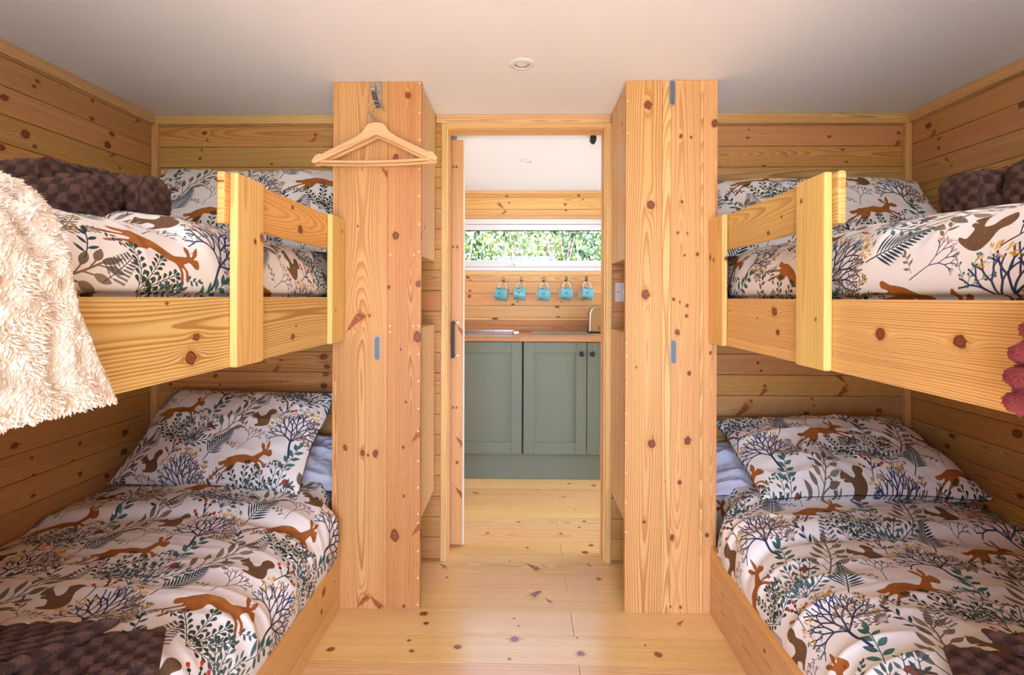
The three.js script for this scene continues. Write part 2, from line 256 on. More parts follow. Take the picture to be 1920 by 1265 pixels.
  mesh('lining', mergeGeometries([slab(XL - 0.1, FX0, -0.02, CEIL, DF - 0.1, DF), slab(FX1, XR + 0.1, -0.02, CEIL, DF - 0.1, DF), slab(FX0, FX1, FY, CEIL, DF - 0.1, DF)]), plainWood, wf);

  // trims
  let tn = 1; const R2 = rng(77);
  const trim = (a, b, grain) => { const m = mesh('trim_' + tn++, bar(a, b, grain, T.plain, R2() * 1.2, R2() * 0.4, 0.004), T.plain.mat, scene); m.userData.kind = 'structure'; return m; };
  trim([XL, 1.936, Z(DW - 0.018)], [-0.7, CEIL, Z(DW)], 'x'); trim([0.7, 1.934, Z(DW - 0.018)], [XR, CEIL, Z(DW)], 'x');
  trim([-0.385, 1.938, Z(DW - 0.014)], [0.39, CEIL, Z(DW)], 'x');
  trim([XL, 1.936, Z(DF)], [XL + 0.018, CEIL, Z(DW - 0.018)], 'z'); trim([XR - 0.018, 1.934, Z(DF)], [XR, CEIL, Z(DW - 0.018)], 'z');
  trim([XL, 0, Z(DW - 0.022)], [XL + 0.026, 1.936, Z(DW)], 'y'); trim([XR - 0.028, 0, Z(DW - 0.022)], [XR, 1.934, Z(DW)], 'y');
  trim([XL, WY1 + 0.178, Z(DK - 0.014)], [XR, CEIL, Z(DK)], 'x');
  // doorway: architrave, stop and jamb lining
  const dr = structure('door_1');
  const piece = (n, a, b, grain, du = 0) => mesh(n, bar(a, b, grain, T.plain, du, 0.03, 0.003), T.plain.mat, dr);
  piece('architrave', [-0.359, 0, Z(DW - 0.014)], [-0.338, 1.938, Z(DW + 0.01)], 'y', 0.1); piece('architrave', [0.368, 0, Z(DW - 0.014)], [0.395, 1.938, Z(DW + 0.01)], 'y', 0.3);
  piece('architrave', [-0.338, 1.917, Z(DW - 0.014)], [0.368, 1.938, Z(DW + 0.01)], 'x', 0.5);
  piece('jamb', [-0.345, 0, Z(DW)], [-0.331, 1.932, Z(DW + 0.082)], 'y', 0.7); piece('jamb', [0.361, 0, Z(DW)], [0.376, 1.932, Z(DW + 0.082)], 'y', 0.9);
  piece('jamb', [-0.345, 1.914, Z(DW)], [0.376, 1.930, Z(DW + 0.082)], 'x', 0.2);

  // kitchen window
  const w = structure('window_1'); const pvc = white;
  const fr = (n, x0, x1, y0, y1, d0, d1) => mesh(n, bar([x0, y0, Z(d0)], [x1, y1, Z(d1)], 'x', null, 0, 0, 0.004), pvc, w);
  mesh('lining', mergeGeometries([bar([WX0, WY1 - 0.008, Z(DK - 0.012)], [WX1, WY1 + 0.012, Z(DK + 0.012)], 'x', T.plain, 0.2, 0.1, 0.002), bar([WX0, WY0 - 0.012, Z(DK - 0.012)], [WX1, WY0 + 0.016, Z(DK + 0.012)], 'x', T.plain, 0.6, 0.2, 0.002)]), T.plain.mat, w);
  fr('window_frame', WX0, WX1, 1.727, WY1 - 0.009, DK + 0.002, DK + 0.075); fr('window_frame', WX0, WX1, WY0 + 0.017, 1.399, DK - 0.004, DK + 0.075);
  fr('window_frame', WX0, WX0 + 0.05, 1.399, 1.727, DK + 0.002, DK + 0.075); fr('window_frame', WX1 - 0.05, WX1, 1.399, 1.727, DK + 0.002, DK + 0.075);
  fr('sash', WX0 + 0.051, WX1 - 0.051, 1.681, 1.7255, DK + 0.014, DK + 0.07); fr('sash', WX0 + 0.051, WX1 - 0.051, 1.4005, 1.450, DK + 0.006, DK + 0.07);
  fr('sash', WX0 + 0.051, WX0 + 0.1, 1.4505, 1.6805, DK + 0.014, DK + 0.07); fr('sash', WX1 - 0.1, WX1 - 0.051, 1.4505, 1.6805, DK + 0.014, DK + 0.07);
  mesh('seal', slab(WX0 + 0.1, WX1 - 0.1, 1.6755, 1.6815, DK + 0.02, DK + 0.03), black, w, 'black rubber seal');
  mesh('pane', bar([WX0 + 0.1, 1.45, Z(DK + 0.036)], [WX1 - 0.1, 1.681, Z(DK + 0.040)], 'x', null, 0, 0, 0.0002), std({ color: 0xffffff, roughness: 0, transmission: 1, thickness: 0, ior: 1.45 }), w);
  const st = mesh('window_stay', mergeGeometries([bar([-0.079, 1.43, Z(DK - 0.016)], [-0.066, 1.535, Z(DK - 0.006)], 'y', null, 0, 0, 0.004).rotateZ(0), bar([-0.084, 1.408, Z(DK - 0.02)], [-0.05, 1.434, Z(DK + 0.008)], 'y', null, 0, 0, 0.004)]), pvc, w);
  mesh('stay_pin', new THREE.SphereGeometry(0.004, 10, 8).translate(-0.062, 1.418, Z(DK - 0.021)), black, w);
}
// ---------------------------------------------------------------- the bedding print: hares, squirrels, robins and sprigs, half-drop repeat
function printTexture() {
  const W = 2048, H = 1024, cv = document.createElement('canvas'); cv.width = W; cv.height = H;
  const c = cv.getContext('2d'); c.fillStyle = 'rgb(242,238,234)'; c.fillRect(0, 0, W, H); c.lineCap = 'round'; c.lineJoin = 'round';
  let R = rng(404); const col = (r, g, b, j = 10) => { const k = (R() - 0.5) * 2 * j; return `rgb(${Math.round(r + k)},${Math.round(g + k)},${Math.round(b + k)})`; };
  const at = (x, y, rot, s, fn) => { c.save(); c.translate(x, y); c.rotate(rot); c.scale(s, s); fn(); c.restore(); };
  const spline = (pts) => {                // closed Catmull-Rom outline
    const n = pts.length; c.beginPath(); c.moveTo(...pts[0]);
    for (let i = 0; i < n; i++) { const a = pts[(i + n - 1) % n], b = pts[i], d = pts[(i + 1) % n], e = pts[(i + 2) % n]; c.bezierCurveTo(b[0] + (d[0] - a[0]) / 6, b[1] + (d[1] - a[1]) / 6, d[0] - (e[0] - b[0]) / 6, d[1] - (e[1] - b[1]) / 6, d[0], d[1]); }
    c.closePath();
  };
  const leaf = (x, y, a, l, w, f) => { c.save(); c.translate(x, y); c.rotate(a); c.beginPath(); c.moveTo(0, 0); c.quadraticCurveTo(l * 0.35, -w, l, 0); c.quadraticCurveTo(l * 0.45, w, 0, 0); c.fillStyle = f; c.fill(); c.restore(); };
  const drop = (x, y, a, l, w, f) => { c.save(); c.translate(x, y); c.rotate(a); c.beginPath(); c.moveTo(0, 0); c.bezierCurveTo(l * 0.5, -w * 0.6, l, -w, l, 0); c.bezierCurveTo(l, w, l * 0.5, w * 0.6, 0, 0); c.fillStyle = f; c.fill(); c.restore(); };
  const stroke = (pts, w, s) => { c.beginPath(); c.moveTo(pts[0][0], pts[0][1]); if (pts.length === 3) c.quadraticCurveTo(pts[1][0], pts[1][1], pts[2][0], pts[2][1]); else for (const p of pts.slice(1)) c.lineTo(p[0], p[1]); c.lineWidth = w; c.strokeStyle = s; c.stroke(); };
  const dot = (x, y, r, f) => { c.beginPath(); c.arc(x, y, r, 0, 2 * PI); c.fillStyle = f; c.fill(); };
  const HARE = [[968, 955], [930, 913], [893, 922], [908, 880], [892, 836], [872, 870], [868, 915], [850, 905], [828, 868], [790, 860], [800, 895], [835, 932], [790, 970], [740, 994], [640, 985], [520, 1000], [440, 1025], [395, 1043], [320, 1056], [312, 1075], [340, 1090], [398, 1078], [385, 1098], [300, 1140], [205, 1203], [262, 1188], [350, 1135], [432, 1098], [440, 1115], [385, 1160], [318, 1222], [352, 1216], [425, 1150], [515, 1132], [565, 1090], [590, 1056], [700, 1066], [780, 1050], [850, 1078], [882, 1110], [912, 1130], [914, 1108], [885, 1078], [845, 1048], [880, 1050], [925, 1085], [953, 1096], [954, 1078], [905, 1040], [848, 1020], [858, 990], [880, 970], [945, 980]].map(([x, y]) => [(x - 590) / 780, (y - 1040) * 1.35 / 780]);
  const hare = () => {
    spline(HARE); c.fillStyle = col(163, 95, 36, 5); c.fill(); c.save(); c.clip();
    for (let i = 0; i < 260; i++) { const x = -0.5 + R() * 1.05, y = -0.4 + R() * 0.75, l = 0.015 + 0.02 * R(); stroke([[x, y], [x + l, y + l * 0.35]], 0.003, R() < 0.5 ? 'rgba(205,150,86,0.55)' : 'rgba(118,62,20,0.5)'); }
    for (let i = 0; i < 14; i++) { c.beginPath(); c.ellipse(-0.4 + R() * 0.8, -0.15 + R() * 0.3, 0.08, 0.04, R() * 3, 0, 2 * PI); c.fillStyle = R() < 0.5 ? 'rgba(190,120,50,0.25)' : 'rgba(130,70,25,0.2)'; c.fill(); }
    c.restore(); stroke([[0.31, -0.20], [0.345, -0.28], [0.38, -0.32]], 0.008, 'rgba(120,64,22,0.6)'); dot(0.425, -0.135, 0.009, 'rgb(70,36,14)');
  };
  const squirrel = () => {
    const body = [[-0.5, -0.08], [-0.42, -0.2], [-0.36, -0.3], [-0.3, -0.2], [-0.2, -0.12], [-0.02, -0.02], [0.1, -0.12], [0.08, -0.32], [0.2, -0.46], [0.4, -0.42], [0.46, -0.28], [0.36, -0.12], [0.44, 0.1], [0.42, 0.3], [0.25, 0.4], [-0.1, 0.42], [-0.22, 0.36], [-0.06, 0.3], [-0.16, 0.12], [-0.34, 0.1], [-0.4, 0.04], [-0.3, 0], [-0.46, 0]];
    spline(body); c.fillStyle = col(116, 86, 56, 6); c.fill(); c.save(); c.clip();
    for (let i = 0; i < 320; i++) { const x = -0.5 + R(), y = -0.5 + R(), l = 0.02 + 0.02 * R(); stroke([[x, y], [x + l, y + l]], 0.008, R() < 0.5 ? 'rgba(70,48,28,0.5)' : 'rgba(160,126,88,0.5)'); } c.restore(); dot(-0.4, -0.13, 0.02, 'rgb(40,26,18)');
  };
  const robin = () => {
    spline([[-0.5, -0.1], [-0.36, -0.28], [-0.14, -0.26], [0.1, -0.06], [0.5, 0.18], [0.46, 0.28], [0.1, 0.2], [-0.14, 0.22], [-0.34, 0.06]]); c.fillStyle = 'rgb(92,72,58)'; c.fill();
    spline([[-0.5, -0.1], [-0.36, -0.26], [-0.2, -0.18], [-0.14, 0.06], [-0.2, 0.2], [-0.36, 0.06]]); c.fillStyle = 'rgb(176,62,34)'; c.fill();
    stroke([[-0.1, 0.2], [-0.08, 0.38]], 0.03, 'rgb(90,70,60)'); stroke([[0.02, 0.2], [0.06, 0.38]], 0.03, 'rgb(90,70,60)');
  };
  const fern = (n = 11) => {
    stroke([[0, 0.5], [0.05, 0], [0, -0.5]], 0.022, 'rgb(32,62,74)');
    for (let i = 0; i < n; i++) { const t = i / (n - 1), y = 0.3 - 0.8 * t, l = 0.34 * Math.pow(1 - t, 0.7) + 0.05, x = 0.05 * (1 - (2 * t - 0.7) ** 2) * 0.6; for (const s of [-1, 1]) leaf(x, y, -PI / 2 + s * (0.95 - 0.25 * t), l, 0.035, col(32, 64, 78, 8)); }
  };
  const coral = (depth, x, y, a, l, w, tips) => {
    const bend = (R() - 0.5) * 0.5, x1 = x + Math.cos(a) * l, y1 = y + Math.sin(a) * l;
    stroke([[x, y], [x + Math.cos(a + bend) * l * 0.5, y + Math.sin(a + bend) * l * 0.5], [x1, y1]], w, col(40, 52, 92, 10));
    if (!depth) { tips.push([x1, y1, a]); dot(x1, y1, w * 0.62, col(40, 52, 92, 10)); return; }
    const n = depth > 2 ? 3 : 2; for (let i = 0; i < n; i++) coral(depth - 1, x1, y1, a + (i - (n - 1) / 2) * (n === 3 ? 0.62 : 0.75) + (R() - 0.5) * 0.2, l * (0.74 + 0.16 * R()), Math.max(0.013, w * 0.84), tips);
  };
  const mustard = (x, y, s) => { for (let i = 0; i < 9; i++) { const a = -PI / 2 + (R() - 0.5) * 2.6, d = (0.25 + 0.75 * R()) * s; leaf(x + Math.cos(a) * d, y + Math.sin(a) * d, a, s * 0.55, s * 0.16, col(214, 158, 46, 14)); } };
  const coralTree = () => { const tips = []; stroke([[0.06, 0.5], [0.0, 0.34], [0, 0.24]], 0.03, 'rgb(40,52,92)'); for (const [a, l] of [[-PI / 2 - 0.95, 0.19], [-PI / 2 - 0.3, 0.22], [-PI / 2 + 0.25, 0.22], [-PI / 2 + 0.9, 0.2]]) coral(3, 0, 0.24, a, l * 0.76, 0.021, tips); tips.forEach(([x, y], i) => { if (i % 5 === 2) mustard(x, y - 0.02, 0.085); }); };
  const leafy = (o) => {                  // a stem with alternate stalked leaves
    const N = o.n ?? 9; stroke([[0, 0.5], [o.bend ?? 0.1, 0], [0, -0.45]], o.w ?? 0.02, o.stem);
    for (let i = 0; i < N; i++) { const t = (i + 0.6) / N, s = i % 2 ? 1 : -1, y = 0.42 - 0.85 * t, x = (o.bend ?? 0.1) * 2 * t * (1 - t) * 0.95, a = -PI / 2 + s * (o.spread ?? 0.8) * (1 - 0.35 * t), l0 = (o.stalk ?? 0.12) * (1 - 0.4 * t), x1 = x + Math.cos(a) * l0, y1 = y + Math.sin(a) * l0; stroke([[x, y], [x1, y1]], (o.w ?? 0.02) * 0.75, o.stem); (o.round ? drop : leaf)(x1, y1, a + s * 0.12, (o.l ?? 0.24) * (1 - 0.25 * t), (o.lw ?? 0.075), o.leaf()); }
    (o.round ? drop : leaf)(0, -0.45, -PI / 2, o.l ?? 0.24, o.lw ?? 0.075, o.leaf());
  };
  const bush = (o) => {                   // branching sprig of small leaves
    for (const [a0, l] of o.arms) {
      const n = o.n, b = (R() - 0.5) * 0.5, pts = []; let x = 0, y = 0.45, a = a0;
      for (let i = 0; i <= n; i++) { pts.push([x, y, a]); a += b / n; x += Math.cos(a) * l / n; y += Math.sin(a) * l / n; }
      c.beginPath(); c.moveTo(pts[0][0], pts[0][1]); pts.slice(1).forEach((p) => c.lineTo(p[0], p[1])); c.lineWidth = o.w ?? 0.014; c.strokeStyle = o.stem; c.stroke();
      pts.forEach((p, i) => { if (i < 1) return; for (const s of i === n ? [-1, 0, 1] : [-1, 1]) { const aa = p[2] + s * 0.8, st = o.stalk ?? 0.03, x1 = p[0] + Math.cos(aa) * st, y1 = p[1] + Math.sin(aa) * st; stroke([[p[0], p[1]], [x1, y1]], (o.w ?? 0.014) * 0.8, o.stem); (o.round ? drop : leaf)(x1, y1, aa - s * 0.2, o.l, o.lw, o.leaf()); } });
    }
  };
  const fan = (k, s = 0.5) => Array.from({ length: k }, (_, i) => [-PI / 2 + (k === 1 ? 0 : (i / (k - 1) - 0.5) * 2 * s * 1.3), 0.72 + 0.25 * R() - 0.2 * Math.abs(i / Math.max(1, k - 1) - 0.5)]);
  const hip = (x, y, a, s) => { drop(x, y, a, s, s * 0.42, col(206, 50, 32, 8)); dot(x, y, s * 0.26, 'rgb(30,50,62)'); leaf(x + Math.cos(a) * s * 0.1, y + Math.sin(a) * s * 0.1, a, s * 0.4, s * 0.14, 'rgb(226,160,60)'); };
  const hips = () => { stroke([[0, 0.5], [0.05, 0.1], [0.1, -0.3]], 0.03, 'rgb(34,60,70)'); for (const [x, y, a, t] of [[0.1, -0.3, -1.6, 0], [0.06, 0.1, -0.5, 0.3], [0.04, 0.2, -2.6, 0.3], [0.08, -0.08, -2.3, 0.25]]) { const x1 = x + Math.cos(a) * t, y1 = y + Math.sin(a) * t; stroke([[x, y], [x1, y1]], 0.025, 'rgb(34,60,70)'); hip(x1, y1, a, 0.2); } leaf(0.05, 0.14, -1.0, 0.32, 0.06, 'rgb(40,78,84)'); leaf(0.06, 0.0, -2.0, 0.3, 0.06, 'rgb(34,62,74)'); };
  const pineSprig = () => { stroke([[0, 0.5], [0.04, 0], [0, -0.48]], 0.016, 'rgb(52,58,66)'); for (let i = 0; i < 8; i++) { const y = 0.34 - i * 0.1, l = 0.34 * (1 - i * 0.085); for (const s of [-1, 1]) { const a = -PI / 2 + s * 1.1, x1 = Math.cos(a) * l, y1 = y + Math.sin(a) * l; stroke([[0.02, y], [x1, y1]], 0.012, 'rgb(52,58,66)'); for (let k = 2; k < 9; k++) { const t = k / 8.5, px = lerp(0.02, x1, t), py = lerp(y, y1, t); for (const q of [-1, 1]) stroke([[px, py], [px + Math.cos(a + q * 0.7) * 0.04, py + Math.sin(a + q * 0.7) * 0.04]], 0.011, 'rgb(52,58,66)'); } } } };
  const twig = () => { const tips = []; const br = (d, x, y, a, l) => { const x1 = x + Math.cos(a) * l, y1 = y + Math.sin(a) * l; stroke([[x, y], [x1, y1]], 0.016, 'rgb(58,62,88)'); if (!d) { tips.push([x1, y1]); return; } br(d - 1, x1, y1, a - 0.45 + (R() - 0.5) * 0.2, l * 0.78); br(d - 1, x1, y1, a + 0.4 + (R() - 0.5) * 0.2, l * 0.78); }; stroke([[0, 0.5], [0, 0.3]], 0.018, 'rgb(58,62,88)'); br(4, 0, 0.3, -PI / 2, 0.22); tips.forEach(([x, y]) => { for (let i = 0; i < 3; i++) dot(x + (R() - 0.5) * 0.08, y + (R() - 0.5) * 0.08, 0.014, col(206, 160, 156, 10)); }); };
  const greyFlower = () => { bush({ arms: fan(3, 0.5), n: 3, l: 0.1, lw: 0.05, round: true, stem: 'rgb(60,92,96)', leaf: () => col(70, 104, 106, 12) }); for (let i = 0; i < 26; i++) dot(0.2 + R() * 0.25, -0.5 + R() * 0.3, 0.014, 'rgb(176,170,172)'); };

  const taupe = () => leafy({ n: 10, l: 0.26, lw: 0.085, stalk: 0.16, spread: 0.75, w: 0.022, stem: 'rgb(124,110,94)', leaf: () => col(130, 118, 100, 14) });
  const sprig = (n, lw, r, g, b2) => () => leafy({ n, l: 0.34, lw, stalk: 0.03, spread: 0.8, w: 0.025, bend: 0.06, stem: `rgb(${r},${g},${b2})`, leaf: () => col(r, g, b2, 10) });
  const cell = [                          // x, y (tile units from the hare, y down), turn, size, motif
    [-0.26, -0.43, 0.5, 0.50, taupe], [0, 0, 0, 0.60, hare], [-0.31, -0.15, 0.45, 0.36, () => fern(14)], [-0.01, -0.225, 0.35, 0.29, twig], [0.04, -0.455, 0, 0.24, squirrel], [0.42, -0.37, 0, 0.60, coralTree],
    [0.47, -0.05, 0.3, 0.27, () => leafy({ n: 7, l: 0.34, lw: 0.13, stalk: 0.03, spread: 1.0, w: 0.02, bend: 0.05, stem: 'rgb(44,80,78)', leaf: () => col(64, 110, 106, 14) })],
    [0.14, 0.20, 0.4, 0.33, () => bush({ arms: fan(5, 0.7), n: 6, l: 0.13, lw: 0.055, round: true, stem: 'rgb(50,66,52)', leaf: () => col(50, 68, 52, 14) })],
    [-0.40, 0.19, -0.35, 0.29, () => bush({ arms: fan(6, 0.6), n: 6, l: 0.12, lw: 0.045, stem: 'rgb(112,96,82)', leaf: () => col(124, 106, 90, 12) })],
    [-0.46, -0.33, 0.1, 0.13, robin], [0.40, 0.23, 0.15, 0.37, () => bush({ arms: fan(6, 0.75), n: 5, l: 0.15, lw: 0.055, stalk: 0.06, stem: 'rgb(62,78,86)', leaf: () => col(72, 100, 102, 14) })],
    [-0.07, 0.31, 0.1, 0.26, pineSprig], [-0.55, -0.05, 0.2, 0.19, greyFlower], [-0.12, -0.37, -0.6, 0.15, sprig(5, 0.12, 120, 102, 86)],
    [-0.25, 0.31, -0.3, 0.2, sprig(5, 0.1, 34, 60, 70)], [0.235, 0.44, 0.2, 0.23, hips], [0.19, -0.31, -0.3, 0.18, greyFlower], [0.30, 0.02, 0.9, 0.12, sprig(5, 0.14, 60, 92, 96)], [-0.19, 0.13, 1.9, 0.12, sprig(6, 0.1, 52, 58, 66)], [-0.13, -0.14, -1.2, 0.12, sprig(5, 0.12, 128, 114, 96)],
  ];
  let seedN = 1;
  for (const [x, y, rot, s, fn] of cell) for (const [bx, by] of [[0.5, 0.5], [1.5, 0]]) {
    const seedAt = (seedN += 7919);
    for (const ox of [-2, 0, 2]) for (const oy of [-1, 0, 1]) {
      const px = (bx + x + ox) * 1024, py = (by + y + oy) * 1024; if (px < -420 || px > W + 420 || py < -420 || py > H + 420) continue;
      R = rng(seedAt); at(px, py, rot, s * 1024, fn);
    }
  }
  const t = new THREE.CanvasTexture(cv); t.colorSpace = THREE.SRGBColorSpace; t.wrapS = t.wrapT = THREE.RepeatWrapping; t.magFilter = THREE.LinearFilter; return t;
}
const PRINT = 0.385;                                  // metres to one repeat; the texture holds two columns
// ---------------------------------------------------------------- bunk beds, bedding and throws
function sheet(nu, nv, fn, closeU = false) {           // fn(i / nu, j / nv) -> [x, y, z, u, v]
  const pos = [], uv = [], idx = [];
  for (let j = 0; j <= nv; j++) for (let i = 0; i <= nu; i++) { const p = fn(i / nu, j / nv); pos.push(p[0], p[1], p[2]); uv.push(p[3] ?? i / nu, p[4] ?? j / nv); }
  for (let j = 0; j < nv; j++) for (let i = 0; i < nu; i++) { const a = j * (nu + 1) + i, b = a + 1, c = a + nu + 1, d = c + 1; idx.push(a, b, d, a, d, c); }
  const g = new THREE.BufferGeometry(); g.setAttribute('position', new THREE.Float32BufferAttribute(pos, 3)); g.setAttribute('uv', new THREE.Float32BufferAttribute(uv, 2)); g.setIndex(idx); g.computeVertexNormals(); return g;
}
function displace(g, fn) {                            // along the normals; fn(i, x, y, z, u, v)
  const p = g.attributes.position, n = g.attributes.normal, t = g.attributes.uv, o = p.array.slice();
  for (let i = 0; i < p.count; i++) { const h = fn(i, o[i * 3], o[i * 3 + 1], o[i * 3 + 2], t.getX(i), t.getY(i)); p.setXYZ(i, o[i * 3] + n.getX(i) * h, o[i * 3 + 1] + n.getY(i) * h, o[i * 3 + 2] + n.getZ(i) * h); }
  g.computeVertexNormals(); return g;
}
function turned(g) { const a = g.index.array; for (let i = 0; i < a.length; i += 3) { const t = a[i]; a[i] = a[i + 1]; a[i + 1] = t; } g.computeVertexNormals(); return g; }
function profile(pts, n) {                            // evenly spaced points of a smooth curve through pts, with arc length
  const c = new THREE.CatmullRomCurve3(pts.map(([x, y]) => new V3(x, y, 0)), false, 'centripetal'); c.arcLengthDivisions = 400;
  const len = c.getLength(); return { len, pts: c.getSpacedPoints(n) };
}
const printMap = printTexture();
const weave = (() => { const n = 256, d = new Uint8Array(n * n * 4); for (let y = 0; y < n; y++) for (let x = 0; x < n; x++) { const v = 128 + 60 * Math.sin(x * PI / 2) * Math.cos(y * PI / 2) + 50 * noise(x / 5, y / 5), o = (y * n + x) * 4; d[o] = d[o + 1] = d[o + 2] = clamp(v, 0, 255); d[o + 3] = 255; } return texData(d, n, n, false); })();
const cotton = std({ map: printMap, roughness: 0.85, sheen: 0.15, sheenRoughness: 0.6 });
const plainCotton = std({ color: hex(206, 208, 226), roughness: 0.85 });
const ridge = (n) => 1 - Math.abs(n);

function duvet(side, low, label, { hu = 0, hv = 0, seed = 0, fold = 1.58, rise = 0.03, d0 = 0.2, near = () => 0, edge = 0, ang = 0 }) {
  const base = side < 0 ? XL + 0.006 : XR - 0.006, N = 150, M = 330, d1 = 2.09;
  const y0 = low ? 0 : 0.94;
  const top = low ? [[0, 0.375], [0.15, 0.402], [0.45, 0.425], [0.72, 0.422], [0.87, 0.402], [0.945, 0.36], [0.98, 0.30], [0.984, 0.25], [0.975, 0.207], [0.968, 0.206], [0.967, 0.255], [0.94, 0.256]]
    : [[0, 1.315], [0.15, 1.335], [0.5, 1.352], [0.72, 1.348], [0.83, 1.335], [0.895, 1.305], [0.93, 1.255], [0.942, 1.21], [0.938, 1.178], [0.926, 1.174], [0.925, 1.12]];
  const P = profile(top, N), col = new Map();
  const g = sheet(N, M, (a, b) => {
    const d = lerp(d0, d1, b), p = P.pts[Math.round(a * N)]; let t = p.x, y = p.y; const s = a * P.len;
    const k = sstep(1.725, 1.785, d), lim = low ? 0.86 : 0.86; if (t > lim) t -= k * (t - lim) * (low ? 0.52 : 0.35); t += edge * sstep(0.8, 0.95, a);
    const w = sstep(low ? 0.22 : 1.19, low ? 0.36 : 1.32, y); y += w * (rise * sstep(fold - 0.02, fold + 0.05, d) + near(d, s) - (low ? 0.16 : 0.05) * sstep(1.95, 2.09, d));
    const q = side < 0 ? s : -s, ca = Math.cos(ang), sa = Math.sin(ang); return [base - side * t, y, Z(d), (q * ca + d * sa) / (2 * PRINT) + hu, (d * ca - q * sa) / PRINT + hv];
  });
  if (side > 0) turned(g);
  displace(g, (i, x, y, z, u, v) => {
    const d = -z + seed, s = (side < 0 ? x - XL : XR - x) + (low ? 0.5 : 1.2) - y, a = (i % (N + 1)) / N, m = sstep(0, 0.04, a) * (1 - sstep(0.82, 0.91, a));
    const wv = 0.7 * noise(s * 1.7 + seed, d * 1.6);
    let h = 0.012 * Math.pow(ridge(noise(d * 6 + wv * 1.4 + s * 0.9, s * 0.9 + seed)), 4) + 0.009 * Math.pow(ridge(noise(d * 13 + wv * 2 - s * 1.1, s * 1.8 + 9)), 3) + 0.006 * noise(d * 4.1, s * 3.2);
    h += 0.006 * Math.pow(ridge(noise(d * 24 + s * 2.5, s * 4.2 + 30 + seed)), 3);
    if (!low) { h *= 0.55; h += 0.006 * Math.pow(ridge(noise(d * 8 + s * 2.2, s * 0.7 + 50 + seed)), 3); }
    h -= 0.009 * Math.exp(-((((-z) - fold - 0.02 * noise(s * 4, 2)) / 0.016) ** 2)) * (low ? 1 : 0);
    return (h - 0.006) * m;
  });
  // underside and ends close the body
  const yb = low ? 0.256 : 1.055, edgeT = low ? 0.94 : 0.925;
  const under = sheet(2, 2, (a, b) => { const d = lerp(d0, d1, b), t = a * (edgeT - 0.1 * sstep(1.5, 2.0, d)); return [base - side * t, yb, Z(d), a, b]; });
  if (side < 0) turned(under);
  const endAt = (b) => { const e = sheet(N, 1, (a, q) => { const i = Math.round(a * N) + (b ? M : 0) * (N + 1), p = g.attributes.position; return [p.getX(i), lerp(yb, p.getY(i), q), p.getZ(i), g.attributes.uv.getX(i), q * 0.4]; }); return e; };
  const e0 = endAt(0), e1 = turned(endAt(1)); if (side > 0) { turned(e0); turned(e1); }
  const m = mesh('duvet', mergeGeometries([g, under, e0, e1]), cotton, scene); tag(m, label, 'duvet', 'printed duvets on the bunks'); return m;
}

function pillowGeo(w, h, t, seed, { print = true, hu = 0, hv = 0, crumple = 1 } = {}) {
  const N = 90, M = 70, half = (sg) => {
    const g = sheet(N, M, (a, b) => {
      const u = a * 2 - 1, v = b * 2 - 1, su = Math.sign(u) * Math.pow(Math.abs(u), 0.85), sv = Math.sign(v) * Math.pow(Math.abs(v), 0.85);
      const x = su * w / 2 * (1 - 0.055 * (1 - sv * sv) + 0.02 * noise(v * 2 + seed, 3)), y = sv * h / 2 * (1 - 0.07 * (1 - su * su) + 0.03 * noise(u * 2.5 + seed, 8));
      const f = Math.pow(Math.max(0, (1 - Math.pow(Math.abs(su), 3.2)) * (1 - Math.pow(Math.abs(sv), 3.2))), 0.55);
      const fold = 0.010 * Math.pow(ridge(noise(su * 3.2 + seed + sv * 1.2, sv * 2.1)), 3) + 0.006 * noise(su * 5 + seed, sv * 5) + 0.005 * Math.pow(ridge(noise(su * 9, sv * 4 + seed + su * 2)), 3);
      const z = sg * (f * t / 2 + (fold - 0.006) * crumple * Math.min(1, f * 1.4) + 0.0022);
      return [x, y, z, x / (2 * PRINT) + hu, y / PRINT + hv];
    });
    if (sg < 0) turned(g); return g;
  };
  return mergeGeometries([half(1), half(-1)]);
}
function basis(o, pos, X, Y) { const x = new V3(...X).normalize(), y = new V3(...Y); y.addScaledVector(x, -y.dot(x)).normalize(); const z = new V3().crossVectors(x, y); o.quaternion.setFromRotationMatrix(new THREE.Matrix4().makeBasis(x, y, z)); o.position.set(...pos); return o; }

